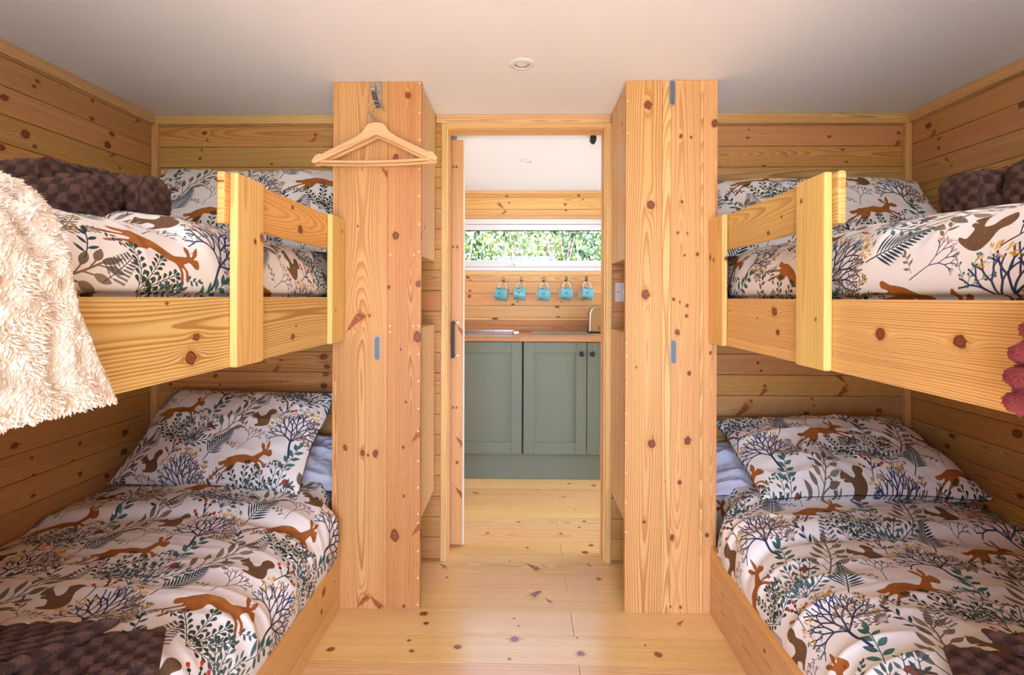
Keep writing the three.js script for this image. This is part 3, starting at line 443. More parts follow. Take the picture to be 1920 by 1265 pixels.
function bunk(side, label) {
  const s = side, t = thing('bunk_bed', label, 'bunk bed', [0, 0, 0], 'fitted pine bunk beds'), xr = s < 0 ? -0.685 : 0.71, xl = s < 0 ? -0.68 : 0.70, rail = s < 0 ? T.railLeft : T.railRight, gd = s < 0 ? T.guardLeft : T.guardRight;
  const X = (x, w) => [x, x + s * w];        // from the aisle face outwards to the wall
  const box = (x, w, y0, y1, d0, d1, grain, tex, du, dv, c = 0.004) => { const [a, b] = X(x, w); return bar([a, y0, Z(d0)], [b, y1, Z(d1)], grain, tex, du, dv, c); };
  const end = s < 0 ? XL : XR;
  mesh('side_rail', box(xr, 0.02, 1.003, 1.168, 0.14, DC - 0.001, 'z', rail, 0.62, 1.0), rail.mat, t);
  mesh('guard_rail', box(xr + s * 0.0005, 0.02, 1.338, 1.4595, 1.092, DC - 0.001, 'z', gd, 1.1, 1.338, 0.006), gd.mat, t);
  for (const [d0, d1, far] of [[1.108, 1.225, 0], [1.668, DC - 0.002, 1]]) { const tx = (s < 0) === !far ? T.post : T.postRight; mesh('post', box(xr - s * 0.0205, 0.02, 1.003, 1.46, d0, d1, 'y', tx, 1.0, d0 + 0.002, 0.005), tx.mat, t); }
  mesh('upper_base', bar([s * (s < 0 ? 0.716 : 0.726), 1.02, Z(0.14)], [end - s * 0.001, 1.052, Z(DW - 0.024)], 'z', T.plain, 0, 0, 0.002), T.plain.mat, t);
  // shorten the base where the tower stands: the tower takes over behind it
  mesh('lower_side_board', box(xl, 0.022, 0.0, 0.252, 0.14, DC - 0.001, 'z', s < 0 ? T.railRight : T.plain, s < 0 ? 0.9 : 0.3, s < 0 ? 0.02 : 0.105, 0.003), (s < 0 ? T.railRight : T.plain).mat, t);
  mesh('lower_base', bar([xl + s * 0.023, 0.2, Z(0.14)], [end - s * 0.001, 0.252, Z(DC)], 'z', T.plain, 0, 0.1, 0.002), T.plain.mat, t);
  mesh('foot_board', bar([xr, 0, Z(0.115)], [end, 1.168, Z(0.139)], 'x', T.plain, 0, 0.2, 0.003), T.plain.mat, t);
  return t;
}
bunk(-1, 'pine bunk bed on the left, its upper rail under the cream fleece throw');
bunk(1, 'pine bunk bed on the right, its upper rail beside the dusky red plush throw');

duvet(-1, true, 'printed duvet with running hares on the lower left bunk', { hu: 0.25 - 0.88 / (2 * PRINT), hv: 0.5 - 1.18 / PRINT, seed: 0 });
duvet(1, true, 'printed duvet with hares on the lower right bunk', { hu: 0.25 + 1.08 / (2 * PRINT), hv: 0.5 - 1.06 / PRINT, seed: 4.3, fold: 1.52, rise: 0.035 });
duvet(-1, false, 'printed duvet on the upper left bunk, a large hare diving down its side', { ang: PI / 4, hu: 0.25 - 1.325 / (2 * PRINT), hv: 0.5 - 0.005 / PRINT, seed: 8.1, d0: 0.16, fold: 1.05, rise: 0.03, near: () => -0.02 });
duvet(1, false, 'printed duvet on the upper right bunk with red rosehips on its side', { ang: -2.2, hu: 0.42, hv: 0.15, seed: 2.2, d0: 0.16, fold: 1.15, rise: 0.008 });

function printedPillow(label, w, h, t, seed, pos, X, Y, o) { const m = mesh('pillow', pillowGeo(w, h, t, seed, o), cotton, scene); basis(m, pos, X, Y); return tag(m, label, 'pillow', 'printed pillows at the bunk heads'); }
printedPillow('printed pillow leaning on the back wall of the lower left bunk', 0.79, 0.43, 0.15, 1.3, [-1.185, 0.602, Z(1.925)], [1, 0.012, 0.13], [0.09, 0.27, -0.245], { hu: 0.56, hv: 0.32 });
printedPillow('printed pillow lying low on the lower right bunk', 0.80, 0.45, 0.17, 5.1, [1.225, 0.562, Z(1.885)], [1, 0.01, 0.0], [-0.02, 0.135, -0.33], { hu: 0.35, hv: 0.42 });
printedPillow('printed pillow propped against the back wall of the upper left bunk', 0.84, 0.42, 0.17, 9.7, [-1.148, 1.53, Z(1.955)], [1, -0.02, 0.0], [0.0, 0.33, -0.2], { hu: 0.85, hv: 0.25 });
printedPillow('printed pillow on the upper right bunk, half hidden by the guard rail', 0.90, 0.42, 0.18, 14.2, [1.20, 1.495, Z(1.94)], [1, 0.0, 0.03], [0.0, 0.30, -0.23], { hu: 0.1, hv: 0.65 });
function whitePillow(label, pos, X, Y, seed) { const m = mesh('plain_pillow', pillowGeo(0.74, 0.30, 0.11, seed, { crumple: 1.8 }), plainCotton, scene); basis(m, pos, X, Y); return tag(m, label, 'pillow', 'plain white pillows under the printed ones'); }
whitePillow('plain bluish white pillow under the printed pillow of the lower left bunk', [-1.10, 0.478, Z(1.975)], [1, 0.02, 0.0], [0.0, 0.10, -0.2], 3.3);
whitePillow('plain bluish white pillow under the printed pillow of the lower right bunk', [1.11, 0.468, Z(1.985)], [1, -0.02, 0.0], [0.0, 0.09, -0.2], 6.6);
{
  const m = mesh('wall_box', new RoundedBoxGeometry(0.07, 0.06, 0.035, 2, 0.006), std({ color: hex(60, 52, 50), roughness: 0.5 }), scene);
  m.position.set(-1.495, 0.715, Z(DW - 0.019)); tag(m, 'small dark box on the back wall, half behind the lower left pillow', 'box');
}

// brown waffle fleece
const fleeceBump = (() => { const n = 256, d = new Uint8Array(n * n * 4); for (let y = 0; y < n; y++) for (let x = 0; x < n; x++) { const v = 128 + 70 * noise(x / 4, y / 4) + 60 * noise(x / 1.7, y / 1.7), o = (y * n + x) * 4; d[o] = d[o + 1] = d[o + 2] = clamp(v, 0, 255); d[o + 3] = 255; } return texData(d, n, n, false); })();
fleeceBump.repeat.set(8, 8);
const fleeceTone = (() => { const n = 352, c = n / 8, d = new Uint8Array(n * n * 4); for (let y = 0; y < n; y++) for (let x = 0; x < n; x++) { const q = sstep(-0.35, 0.35, Math.sin(PI * x / c) * Math.sin(PI * y / c) + 0.35 * noise(x / 3, y / 3)), f = 0.5 + 0.5 * noise(x / 2.2, y / 2.2), k = clamp(q * 0.85 + 0.25 * (f - 0.5)), o = (y * n + x) * 4; d[o] = lerp(66, 112, k); d[o + 1] = lerp(44, 78, k); d[o + 2] = lerp(38, 67, k); d[o + 3] = 255; } const t = texData(d, n, n); t.repeat.set(1 / 0.176, 1 / 0.176); return t; })();   // clipped squares paler than the long pile between
const brownFleece = std({ map: fleeceTone, roughness: 1, sheen: 0.35, sheenRoughness: 0.5, sheenColor: hex(150, 110, 96), bumpMap: fleeceBump, bumpScale: 0.003 });
const waffle = (x, y) => { const c = 0.022, q = Math.sin(PI * x / c) * Math.sin(PI * y / c); return 0.0038 * Math.tanh(2.6 * q) + 0.0016 * noise(x * 420, y * 420) + 0.003 * noise(x * 60, y * 60); };
function roll(len, w, h, r, { taper = 0.03, seed = 0 } = {}) {      // a folded roll: rounded section along x, soft ends; uv in metres
  const n = 130, m = Math.round(len / 0.0045), per = 2 * (w + h) - 8 * r + 2 * PI * r, pts = [];
  const hw = w / 2 - r, hh = h / 2 - r, segs = [[hw, -hh, 0], [hw, hh, PI / 2], [-hw, hh, PI], [-hw, -hh, 1.5 * PI]];
  for (let i = 0; i <= n; i++) { let s = i / n * per; let k = 0; for (; k < 8; k++) { const L = k % 2 ? PI * r / 2 : (k % 4 === 0 ? 2 * hh : 2 * hw); if (s <= L || k === 7) break; s -= L; }
    const q = segs[Math.floor(k / 2) % 4]; let x, y; if (k % 2 === 0) { const nx = segs[(Math.floor(k / 2) + 1) % 4], L = Math.hypot(nx[0] - q[0], nx[1] - q[1]) || 1, a = q[2]; x = lerp(q[0], nx[0], s / L) + Math.cos(a) * r; y = lerp(q[1], nx[1], s / L) + Math.sin(a) * r; }
    else { const c = segs[(Math.floor(k / 2) + 1) % 4], a = q[2] + s / r; x = c[0] + Math.cos(a) * r; y = c[1] + Math.sin(a) * r; } pts.push([x, y, i / n * per]); }
  const g = sheet(n, m + 12, (a, b) => {
    const j = Math.round(b * (m + 12)); let x, k = 1;
    const t = taper; if (j < 6) { const q = j / 6 * PI / 2; x = t * (1 - Math.sin(q)) * 0.6; k = 0.02 + 0.98 * (1 - (1 - Math.sin(q)) * 1) ; x = t * (1 - Math.cos(PI / 2 - q)) * 0.7; k = Math.max(0.02, Math.sin(q)); x = t * (1 - Math.sin(q)) * 0; x = t * (1 - Math.cos(q)) * 0.5; }
    else if (j > m + 6) { const q = (m + 12 - j) / 6 * PI / 2; k = Math.max(0.02, Math.sin(q)); x = len - t * (1 - Math.cos(q)) * 0.5; }
    else x = lerp(t * 0.5, len - t * 0.5, (j - 6) / m);
    const p = pts[Math.round(a * n)]; return j < 6 || j > m + 6 ? [x, p[1] * k, p[0] * k, p[1] * k * 1.3, p[0] * k * 1.3] : [x, p[1] * k, p[0] * k, p[2], x];
  });
  const off = 0.176 * Math.round(seed); return displace(turned(g), (i, x, y, z, u, v) => { const j = Math.floor(i / (n + 1)), e = Math.min(1, Math.min(j, m + 12 - j) / 8); return e * waffle(u + off, v) * (j > 6 && j < m + 6 ? 1 : 0) + (1 - e) * (0.006 * noise(y * 70, z * 70) + 0.004 * noise(y * 190, z * 190) - 0.006 * Math.exp(-((Math.hypot(y, z) - 0.022) ** 2) / 0.00005)) + 0.006 * noise(x * 9 + seed, y * 14 + z * 9); });
}
function put(g, pos, rx = 0, ry = 0, rz = 0) { g.applyMatrix4(new THREE.Matrix4().makeRotationFromEuler(new THREE.Euler(rx, ry, rz)).setPosition(...pos)); return g; }
{
  // upper left: rolled throw across the bed, right ends toward the aisle
  const t = thing('fleece_throw', 'brown waffle fleece throw rolled up across the upper left bunk', 'throw', [0, 0, 0], 'brown fleece throws on the bunks');
  mesh('rear_roll', put(roll(0.7, 0.10, 0.112, 0.045, { seed: 1 }), [-0.890, 1.405, Z(1.165)], 0, PI, 0), brownFleece, t);
  mesh('front_roll', put(roll(0.66, 0.11, 0.10, 0.045, { seed: 4 }), [-0.925, 1.388, Z(1.06)], 0, PI + 0.03, 0), brownFleece, t);
  mesh('folded_flap', put(roll(0.6, 0.24, 0.055, 0.025, { seed: 7 }), [-1.02, 1.452, Z(1.13)], 0.08, PI - 0.02, -0.05), brownFleece, t);
  // upper right
  const u = thing('fleece_throw', 'brown waffle fleece throw folded on the upper right bunk', 'throw', [0, 0, 0], 'brown fleece throws on the bunks');
  mesh('rear_roll', put(roll(0.62, 0.11, 0.125, 0.04, { seed: 11 }), [1.03, 1.41, Z(1.165)], 0, 0, 0.02), brownFleece, u);
  mesh('front_roll', put(roll(0.58, 0.12, 0.125, 0.045, { seed: 13 }), [1.075, 1.412, Z(1.04)], 0, 0, 0.02), brownFleece, u);
}
function layer(corners, y, th, seed, tilt = 0) {     // a folded layer lying flat: corners [x, depth] a b c d round the patch
  const [A, B, C, D] = corners, at = (u, v) => [lerp(lerp(A[0], B[0], u), lerp(D[0], C[0], u), v), lerp(lerp(A[1], B[1], u), lerp(D[1], C[1], u), v)];
  const lu = Math.hypot(B[0] - A[0], B[1] - A[1]), lv = Math.hypot(D[0] - A[0], D[1] - A[1]), nu = Math.round(lu / 0.0045), nv = Math.round(lv / 0.0045);
  const half = (up) => sheet(nu, nv, (a, b) => { const [x, d] = at(a, b), e = Math.min(a * lu, (1 - a) * lu, b * lv, (1 - b) * lv), k = Math.sqrt(clamp(1 - (1 - clamp(e / (th * 0.9))) ** 2)); const w = up * (th / 2 * k + (up > 0 ? 0.8 * k * waffle(a * lu + 0.176 * seed, b * lv) : 0)); return [x, y + tilt * b + w + 0.004 * noise(x * 11 + seed, d * 11), Z(d), a * lu, b * lv]; });
  const f = half(1), g = half(-1), p = new V3(f.attributes.normal.getX(500), f.attributes.normal.getY(500), 0); let sum = 0; for (let i = 0; i < f.attributes.normal.count; i++) sum += f.attributes.normal.getY(i);
  return mergeGeometries(sum > 0 ? [f, turned(g)] : [turned(f), g]);
}
{
  const t = thing('fleece_throw', 'dark brown waffle fleece throw folded on the lower left bunk', 'throw', [0, 0, 0], 'brown fleece throws on the bunks');
  mesh('lower_layer', layer([[-0.765, 1.022], [-0.675, 0.88], [-1.33, 0.50], [-1.46, 0.90]], 0.452, 0.028, 2), brownFleece, t);
  mesh('folded_flap', layer([[-0.85, 1.005], [-1.00, 0.77], [-1.46, 0.60], [-1.46, 0.925]], 0.480, 0.026, 5, 0.006), brownFleece, t);
  const u = thing('fleece_throw', 'brown waffle fleece throw folded on the lower right bunk', 'throw', [0, 0, 0], 'brown fleece throws on the bunks');
  mesh('lower_layer', layer([[0.868, 1.004], [0.785, 0.86], [1.38, 0.50], [1.47, 0.90]], 0.450, 0.032, 8), brownFleece, u);
  mesh('folded_flap', layer([[0.95, 1.0], [1.04, 0.76], [1.47, 0.58], [1.47, 0.93]], 0.482, 0.026, 12, 0.006), brownFleece, u);
}
// cream sherpa throw over the upper left bunk, and the dusky red plush one on the right
function draped(prof, dEdge, d0, th, lump) {          // prof [x, y] over the bed and down the aisle side; dEdge(arc 0..1) its far edge
  const P = profile(prof, 120), M = 110;
  const outer = (a, b) => { const p = P.pts[Math.round(a * 120)], d = lerp(d0, dEdge(a), b); return [p.x, p.y, Z(d), a * P.len, d]; };
  const f = sheet(120, M, outer), g = sheet(120, M, outer); const sgn = prof[prof.length - 1][0] < 0 ? 1 : -1; if (sgn < 0) { turned(f); turned(g); }
  displace(f, (i, x, y, z, u, v) => { const a = (i % 121) / 120, b = Math.floor(i / 121) / M, e = Math.sqrt(clamp(Math.min(1 - a, (1 - b)) / 0.03)); return e * lump(u, v); }); displace(g, (i, x, y, z, u, v) => -th * Math.sqrt(clamp(Math.min(1 - (i % 121) / 120, 1 - Math.floor(i / 121) / M) / 0.03)));
  turned(g); return { geo: mergeGeometries([f, g]), face: f, len: P.len };
}
function tufts(name, face, count, parent, mat, base, size, seed, dir = [0, -1, 0.2]) {
  const R = rng(seed), g = new THREE.ConeGeometry(0.42, 1, 5, 3, false); g.translate(0, 0.5, 0); const pp = g.attributes.position;
  for (let i = 0; i < pp.count; i++) { const y = pp.getY(i); pp.setX(i, pp.getX(i) * (1.15 - 0.3 * y) + 0.35 * Math.sin(y * 2.4)); pp.setZ(i, pp.getZ(i) * (0.9 + 0.6 * y * (1 - y) * 4 * 0.5) + 0.25 * y * y); } g.computeVertexNormals();
  const im = new THREE.InstancedMesh(g, mat, count); im.name = name; im.userData.kind = 'stuff'; im.castShadow = im.receiveShadow = true;
  const p = face.attributes.position, n = face.attributes.normal, idx = face.index.array, area = []; let tot = 0; const a = new V3(), b = new V3(), c = new V3(), N = new V3(), D = new V3(), Q = new THREE.Quaternion(), M = new THREE.Matrix4(), S = new V3(), color = new THREE.Color();
  for (let i = 0; i < idx.length; i += 3) { a.fromBufferAttribute(p, idx[i]); b.fromBufferAttribute(p, idx[i + 1]).sub(a); c.fromBufferAttribute(p, idx[i + 2]).sub(a); tot += b.cross(c).length(); area.push(tot); }
  for (let k = 0; k < count; k++) {
    const w = R() * tot; let lo = 0, hi = area.length - 1; while (lo < hi) { const m = (lo + hi) >> 1; if (area[m] < w) lo = m + 1; else hi = m; }
    const i = lo * 3; let u = R(), v = R(); if (u + v > 1) { u = 1 - u; v = 1 - v; }
    a.fromBufferAttribute(p, idx[i]); b.fromBufferAttribute(p, idx[i + 1]).sub(a); c.fromBufferAttribute(p, idx[i + 2]).sub(a); N.fromBufferAttribute(n, idx[i]);
    a.addScaledVector(b, u).addScaledVector(c, v);
    const sw = noise(a.y * 26 + seed, a.z * 26) * 1.6; D.set(R() - 0.5, R() - 0.5, R() - 0.5)  .multiplyScalar(1.7).add(new V3(dir[0], dir[1], dir[2] + sw)); D.addScaledVector(N, -D.dot(N)).normalize().addScaledVector(N, 0.4 + 0.6 * R()).normalize();
    Q.setFromUnitVectors(new V3(0, 1, 0), D); const s = size * (0.65 + 0.7 * R()); a.addScaledVector(N, -0.002); M.compose(a, Q, S.set(s * 0.85, s * 1.1, s * 0.85)); im.setMatrixAt(k, M);
    const q = R() * R(); color.copy(base).lerp(new THREE.Color().setRGB(base.r * 0.80, base.g * 0.70, base.b * 0.58), q * 0.35); im.setColorAt(k, color);
  }
  parent.add(im); return im;
}
{
  const t = thing('sherpa_throw', 'cream shaggy sherpa throw draped over the upper left bunk rail', 'throw');
  const De = [[0, 0.72], [0.5, 0.705], [0.6, 0.685], [0.7, 0.675], [0.8, 0.687], [0.9, 0.715], [1, 0.745]], edge = (a) => { let i = 0; while (i < De.length - 2 && a > De[i + 1][0]) i++; return lerp(De[i][1], De[i + 1][1], (a - De[i][0]) / (De[i + 1][0] - De[i][0])); };
  const d = draped([[-1.10, 1.352], [-0.95, 1.358], [-0.82, 1.350], [-0.74, 1.328], [-0.680, 1.285], [-0.652, 1.235], [-0.645, 1.17], [-0.641, 1.08], [-0.637, 1.006]], edge, 0.10, 0.012, (u, v) => 0.006 + 0.007 * noise(u * 48, v * 48) + 0.004 * noise(u * 14, v * 14));
  const base = hex(242, 231, 216);
  mesh('backing', d.geo, std({ color: hex(236, 220, 200), roughness: 1 }), t); tufts('pile', d.face, 60000, t, std({ color: 0xffffff, roughness: 1 }), base, 0.0066, 91);
  const r = thing('plush_throw', 'dusky red ribbed plush throw hanging over the upper right bunk rail', 'throw');
  const rib = (y) => Math.pow(Math.abs(Math.sin(PI * (y - 1.012) / 0.0345)), 0.6);
  const e = draped([[1.05, 1.352], [0.92, 1.358], [0.82, 1.342], [0.74, 1.312], [0.690, 1.26], [0.679, 1.19], [0.676, 1.10], [0.675, 1.012]], (a) => 0.585 + 0.082 * sstep(0.6, 0.92, a), 0.12, 0.01, (u, v) => 0.0);
  const E0 = e.len; displace(e.face, () => 0);
  const g = e.geo, gp = g.attributes.position; { const nn = g.attributes.normal, o = gp.array.slice(), half = gp.count / 2; for (let i = 0; i < half; i++) { const arc = g.attributes.uv.getX(i), h = 0.021 * Math.pow(Math.abs(Math.sin(PI * (E0 - arc) / 0.0345)), 0.6), b = Math.floor(i / 121) / 110, k = b > 0.96 ? Math.sqrt(clamp(1 - ((b - 0.96) / 0.04) ** 2)) : 1; gp.setXYZ(i, o[i * 3] + nn.getX(i) * h * k, o[i * 3 + 1] + nn.getY(i) * h * k, o[i * 3 + 2] - 0.012 * sstep(0.9, 1, b) * (h / 0.021)); } g.computeVertexNormals(); }
  e.face.attributes.position.array.set(gp.array.subarray(0, e.face.attributes.position.array.length)); e.face.computeVertexNormals();
  mesh('ribbed_cloth', g, std({ color: hex(150, 62, 68), roughness: 1, sheen: 0.7, sheenColor: hex(220, 140, 140), sheenRoughness: 0.4, bumpMap: fleeceBump, bumpScale: 0.002 }), r);
  tufts('pile', e.face, 26000, r, std({ color: 0xffffff, roughness: 1, sheen: 0.5, sheenColor: hex(220, 140, 140), sheenRoughness: 0.4 }), hex(146, 60, 66), 0.0045, 37);
}
// ---------------------------------------------------------------- storage towers between the bunks and the doorway
function tower(side, label) {
  const s = side, t = thing('storage_tower', label, 'cabinet'), L = s < 0, tex = L ? T.colLeft : T.colRight;
  const cuts = L ? [-0.712, -0.69, -0.505, -0.379] : [0.3835, 0.519, 0.551, 0.659, 0.671, 0.722];
  const panel = group('end_panel', t);
  for (let i = 0; i < cuts.length - 1; i++) mesh('board', bar([cuts[i] + (i ? 0.0002 : 0), 0, Z(DC)], [cuts[i + 1] - (i < cuts.length - 2 ? 0.0002 : 0), CEIL - 0.001, Z(DC + 0.02)], 'y', tex, 0, L ? -0.72 : 0.38, 0.0012), tex.mat, panel);
  const plugM = std({ color: hex(240, 205, 140), roughness: 0.6 });
  const plug = new THREE.CylinderGeometry(0.0038, 0.0038, 0.0016, 14).rotateX(PI / 2);
  const spots = L ? [1.969, 1.859, 1.758, 1.650, 1.548, 1.442, 1.340, 1.061, 0.955, 0.855, 0.752, 0.667, 0.556, 0.456, 0.358, 0.324, 0.219, 0.119, 0.019].map((y) => [-0.3865, y]).concat([[-0.494, 1.328], [-0.406, 1.328], [-0.495, 1.060], [-0.495, 1.038], [-0.407, 1.061]])
    : [1.9, 1.78, 1.0, 0.955, 0.85, 0.74, 0.63, 0.52, 0.41, 0.30].map((y) => [0.3885, y]);
  for (const [x, y] of spots) { const m = mesh('screw_plug', plug, plugM, panel); m.position.set(x, y, Z(DC) + 0.0002); }
  // cupboards: aisle-side boards, shelf boards, and the board beside the bunk
  const xa = L ? -0.386 : 0.390, xo = L ? -0.711 : 0.721, R = rng(L ? 8 : 18);
  const N = 4, d0 = DC + 0.0205, d1 = DW - 0.016, [ub, lt, lb] = L ? [1.325, 1.050, 0.318] : [1.316, 1.034, 0.322];
  for (const [name, y0, y1] of [['upper_door', ub, CEIL - 0.002], ['lower_door', lb, lt]]) {
    const g = group(name, t);
    for (let k = 0; k < N; k++) mesh('plank', bar([xa, y0, Z(lerp(d0, d1, k / N) + 0.0004)], [xa + s * 0.018, y1, Z(lerp(d0, d1, (k + 1) / N) - 0.0004)], 'y', T.cup, R(), Math.floor(R() * 8) * 0.075 + lerp(d0, d1, k / N), 0.0025), T.cup.mat, g);
  }
  const shelf = (n, y) => mesh(n, bar([xa + s * 0.0185, y, Z(d0)], [xo - s * 0.0005, y + 0.018, Z(d1)], 'x', T.plain, R(), R() * 0.4, 0.002), T.plain.mat, t);
  shelf('bottom_board', ub + 0.0005); shelf('top_board', lt - 0.0185); shelf('bottom_board', lb + 0.0005);
  mesh('bunk_side_board', bar([xo, 0, Z(d0)], [xo - s * 0.016, CEIL - 0.002, Z(d1)].map((v, i) => (i === 0 ? xo + (L ? 0.0 : -0.0) - s * 0.0 + (L ? 0.0165 : -0.0165) : v)), 'y', T.plain, 0, 0.1, 0.001), T.plain.mat, t);
  return t;
}
tower(-1, 'tall pine storage tower left of the doorway, wooden hangers on its front');
tower(1, 'tall pine storage tower right of the doorway, both its hooks closed');

// ---------------------------------------------------------------- fold-down hooks and hangers
function capsule(w, h, depth, bevel = 0.0012) {
  const r = w / 2, sh = new THREE.Shape(); sh.absarc(0, h / 2 - r, r, 0, PI); sh.absarc(0, -h / 2 + r, r, PI, 2 * PI); sh.closePath();
  return new THREE.ExtrudeGeometry(sh, { depth, bevelEnabled: true, bevelSize: bevel, bevelThickness: bevel, bevelSegments: 2, curveSegments: 12 });
}
function ring(w, h, wall, depth) {
  const r = w / 2, q = r - wall, sh = new THREE.Shape(), ho = new THREE.Path(); sh.absarc(0, h / 2 - r, r, 0, PI); sh.absarc(0, -h / 2 + r, r, PI, 2 * PI); sh.closePath();
  ho.absarc(0, h / 2 - r, q, 0, PI); ho.absarc(0, -h / 2 + r, q, PI, 2 * PI); ho.closePath(); sh.holes.push(ho);
  return new THREE.ExtrudeGeometry(sh, { depth, bevelEnabled: true, bevelSize: 0.0006, bevelThickness: 0.0006, bevelSegments: 2, curveSegments: 12 });
}
const satin = std({ color: hex(188, 188, 184), roughness: 0.35, metalness: 0.9 }), lever = std({ color: hex(128, 132, 138), roughness: 0.4, metalness: 0.7 });
function foldHook(label, x, y, h, open) {
  const t = thing('fold_down_hook', label, 'hook', [x, y, Z(DC) + 0.0008], 'fold-down coat hooks on the storage towers'), w = 0.024;
  mesh('frame', ring(w, h, 0.0032, 0.005), satin, t); mesh('back_plate', capsule(w - 0.008, h - 0.008, 0.001, 0.0004), satin, t);
  const g = capsule(w - 0.0085, h - 0.012, 0.004, 0.0008);
  if (!open) { g.translate(0, 0, 0.0018); mesh('lever', g, lever, t); }
  else { g.translate(0, (h - 0.012) / 2, 0); g.scale(1, 0.78, 1.6); g.rotateX(1.02); g.translate(0, -h / 2 + 0.008, 0.004); mesh('lever', g, lever, t);
    mesh('lip', new THREE.CylinderGeometry(0.0085, 0.0085, 0.014, 18).rotateZ(PI / 2).translate(0, -h / 2 + 0.008 + 0.068 * Math.cos(1.02) + 0.004, 0.004 + 0.068 * Math.sin(1.02)), satin, t); }
  mesh('screw', new THREE.CylinderGeometry(0.003, 0.003, 0.0016, 12).rotateX(PI / 2).translate(0.001, open ? 0.012 : -h / 2 + 0.012, open ? 0.0022 : 0.0072), lever, t);
  return t;
}
foldHook('steel fold-down hook opened out, holding the wooden hangers', -0.541, 1.922, 0.098, true);
foldHook('closed steel fold-down hook halfway up the left storage tower', -0.541, 0.978, 0.094, false);
foldHook('closed steel fold-down hook at the top of the right storage tower', 0.553, 1.928, 0.096, false);
foldHook('closed steel fold-down hook halfway up the right storage tower', 0.560, 0.970, 0.090, false);
{
  const wood = pine({ L: 0.5, W: 0.2, ppm: 1200, seed: 88, early: [236, 190, 140], late: [214, 160, 108], contrast: 0.6, spacing: [0.003, 0.004], flat: 1 });
  const arm = () => {
    const sh = new THREE.Shape(), up = [[0.0, 0.002], [0.026, -0.003], [0.036, -0.012], [0.046, -0.030], [0.075, -0.052], [0.186, -0.112], [0.190, -0.118], [0.196, -0.114], [0.211, -0.120], [0.224, -0.140], [0.221, -0.146]], lo = [[0.212, -0.146], [0.195, -0.138], [0.06, -0.068], [0.0, -0.040]];
    sh.moveTo(0, 0.002); sh.splineThru(up.slice(1, 5).map((p) => new THREE.Vector2(...p))); for (const p of up.slice(5)) sh.lineTo(...p); for (const p of lo) sh.lineTo(...p); sh.closePath();
    const g = new THREE.ExtrudeGeometry(sh, { depth: 0.010, bevelEnabled: true, bevelSize: 0.0015, bevelThickness: 0.0015, bevelSegments: 2, curveSegments: 10 }); g.translate(0, 0, -0.005); return g;
  };
  const bend = (g) => { const p = g.attributes.position; for (let i = 0; i < p.count; i++) { const x = p.getX(i); p.setZ(i, p.getZ(i) + 0.55 * x * x); } g.computeVertexNormals(); return g; };
  const hanger = (label, sub) => {
    const t = thing('clothes_hanger', label, 'hanger', [0, 0, 0], 'wooden hangers on the fold-down hook');
    const right = bend(arm()); woodUV(right, 'x', wood, 0, -0.15); mesh('arm', right, wood.mat, t); const left = right.clone(); left.scale(-1, 1, 1); for (const n of ['position', 'normal', 'uv']) { const a = left.attributes[n], s = a.itemSize; for (let i = 0; i < a.count; i += 3) for (let k = 0; k < s; k++) { const q = a.array[(i + 1) * s + k]; a.array[(i + 1) * s + k] = a.array[(i + 2) * s + k]; a.array[(i + 2) * s + k] = q; } } mesh('arm', left, wood.mat, t);
    const bar0 = new THREE.CylinderGeometry(0.0055, 0.0055, 0.40, 12, 20).rotateZ(PI / 2).translate(0, -0.139, 0); bend(bar0); mesh('trouser_bar', woodUV(bar0, 'x', wood, 0, 0), wood.mat, t);
    const path = new THREE.CatmullRomCurve3([[0, -0.006, 0], [0, 0.012, 0], [-0.004, 0.022, 0], [-0.022, 0.040, 0], [-0.027, 0.055, 0], [-0.021, 0.074, 0], [-0.004, 0.083, 0], [0.014, 0.077, 0], [0.023, 0.061, 0]].map((p) => new V3(...p)));
    mesh('hook', new THREE.TubeGeometry(path, 60, 0.0018, 8), satin, t); return t;
  };
  const a = hanger('front wooden clothes hanger on the open hook'); a.position.set(-0.537, 1.803, Z(DC) + 0.043); a.rotation.set(0, 0.03, 0.030);
  const b = a.clone(); b.name = numbered('clothes_hanger'); scene.add(b); b.userData = { ...a.userData, label: 'rear wooden clothes hanger close behind the front one' }; b.position.set(-0.535, 1.797, Z(DC) + 0.021); b.rotation.set(0, -0.03, 0.012);
}

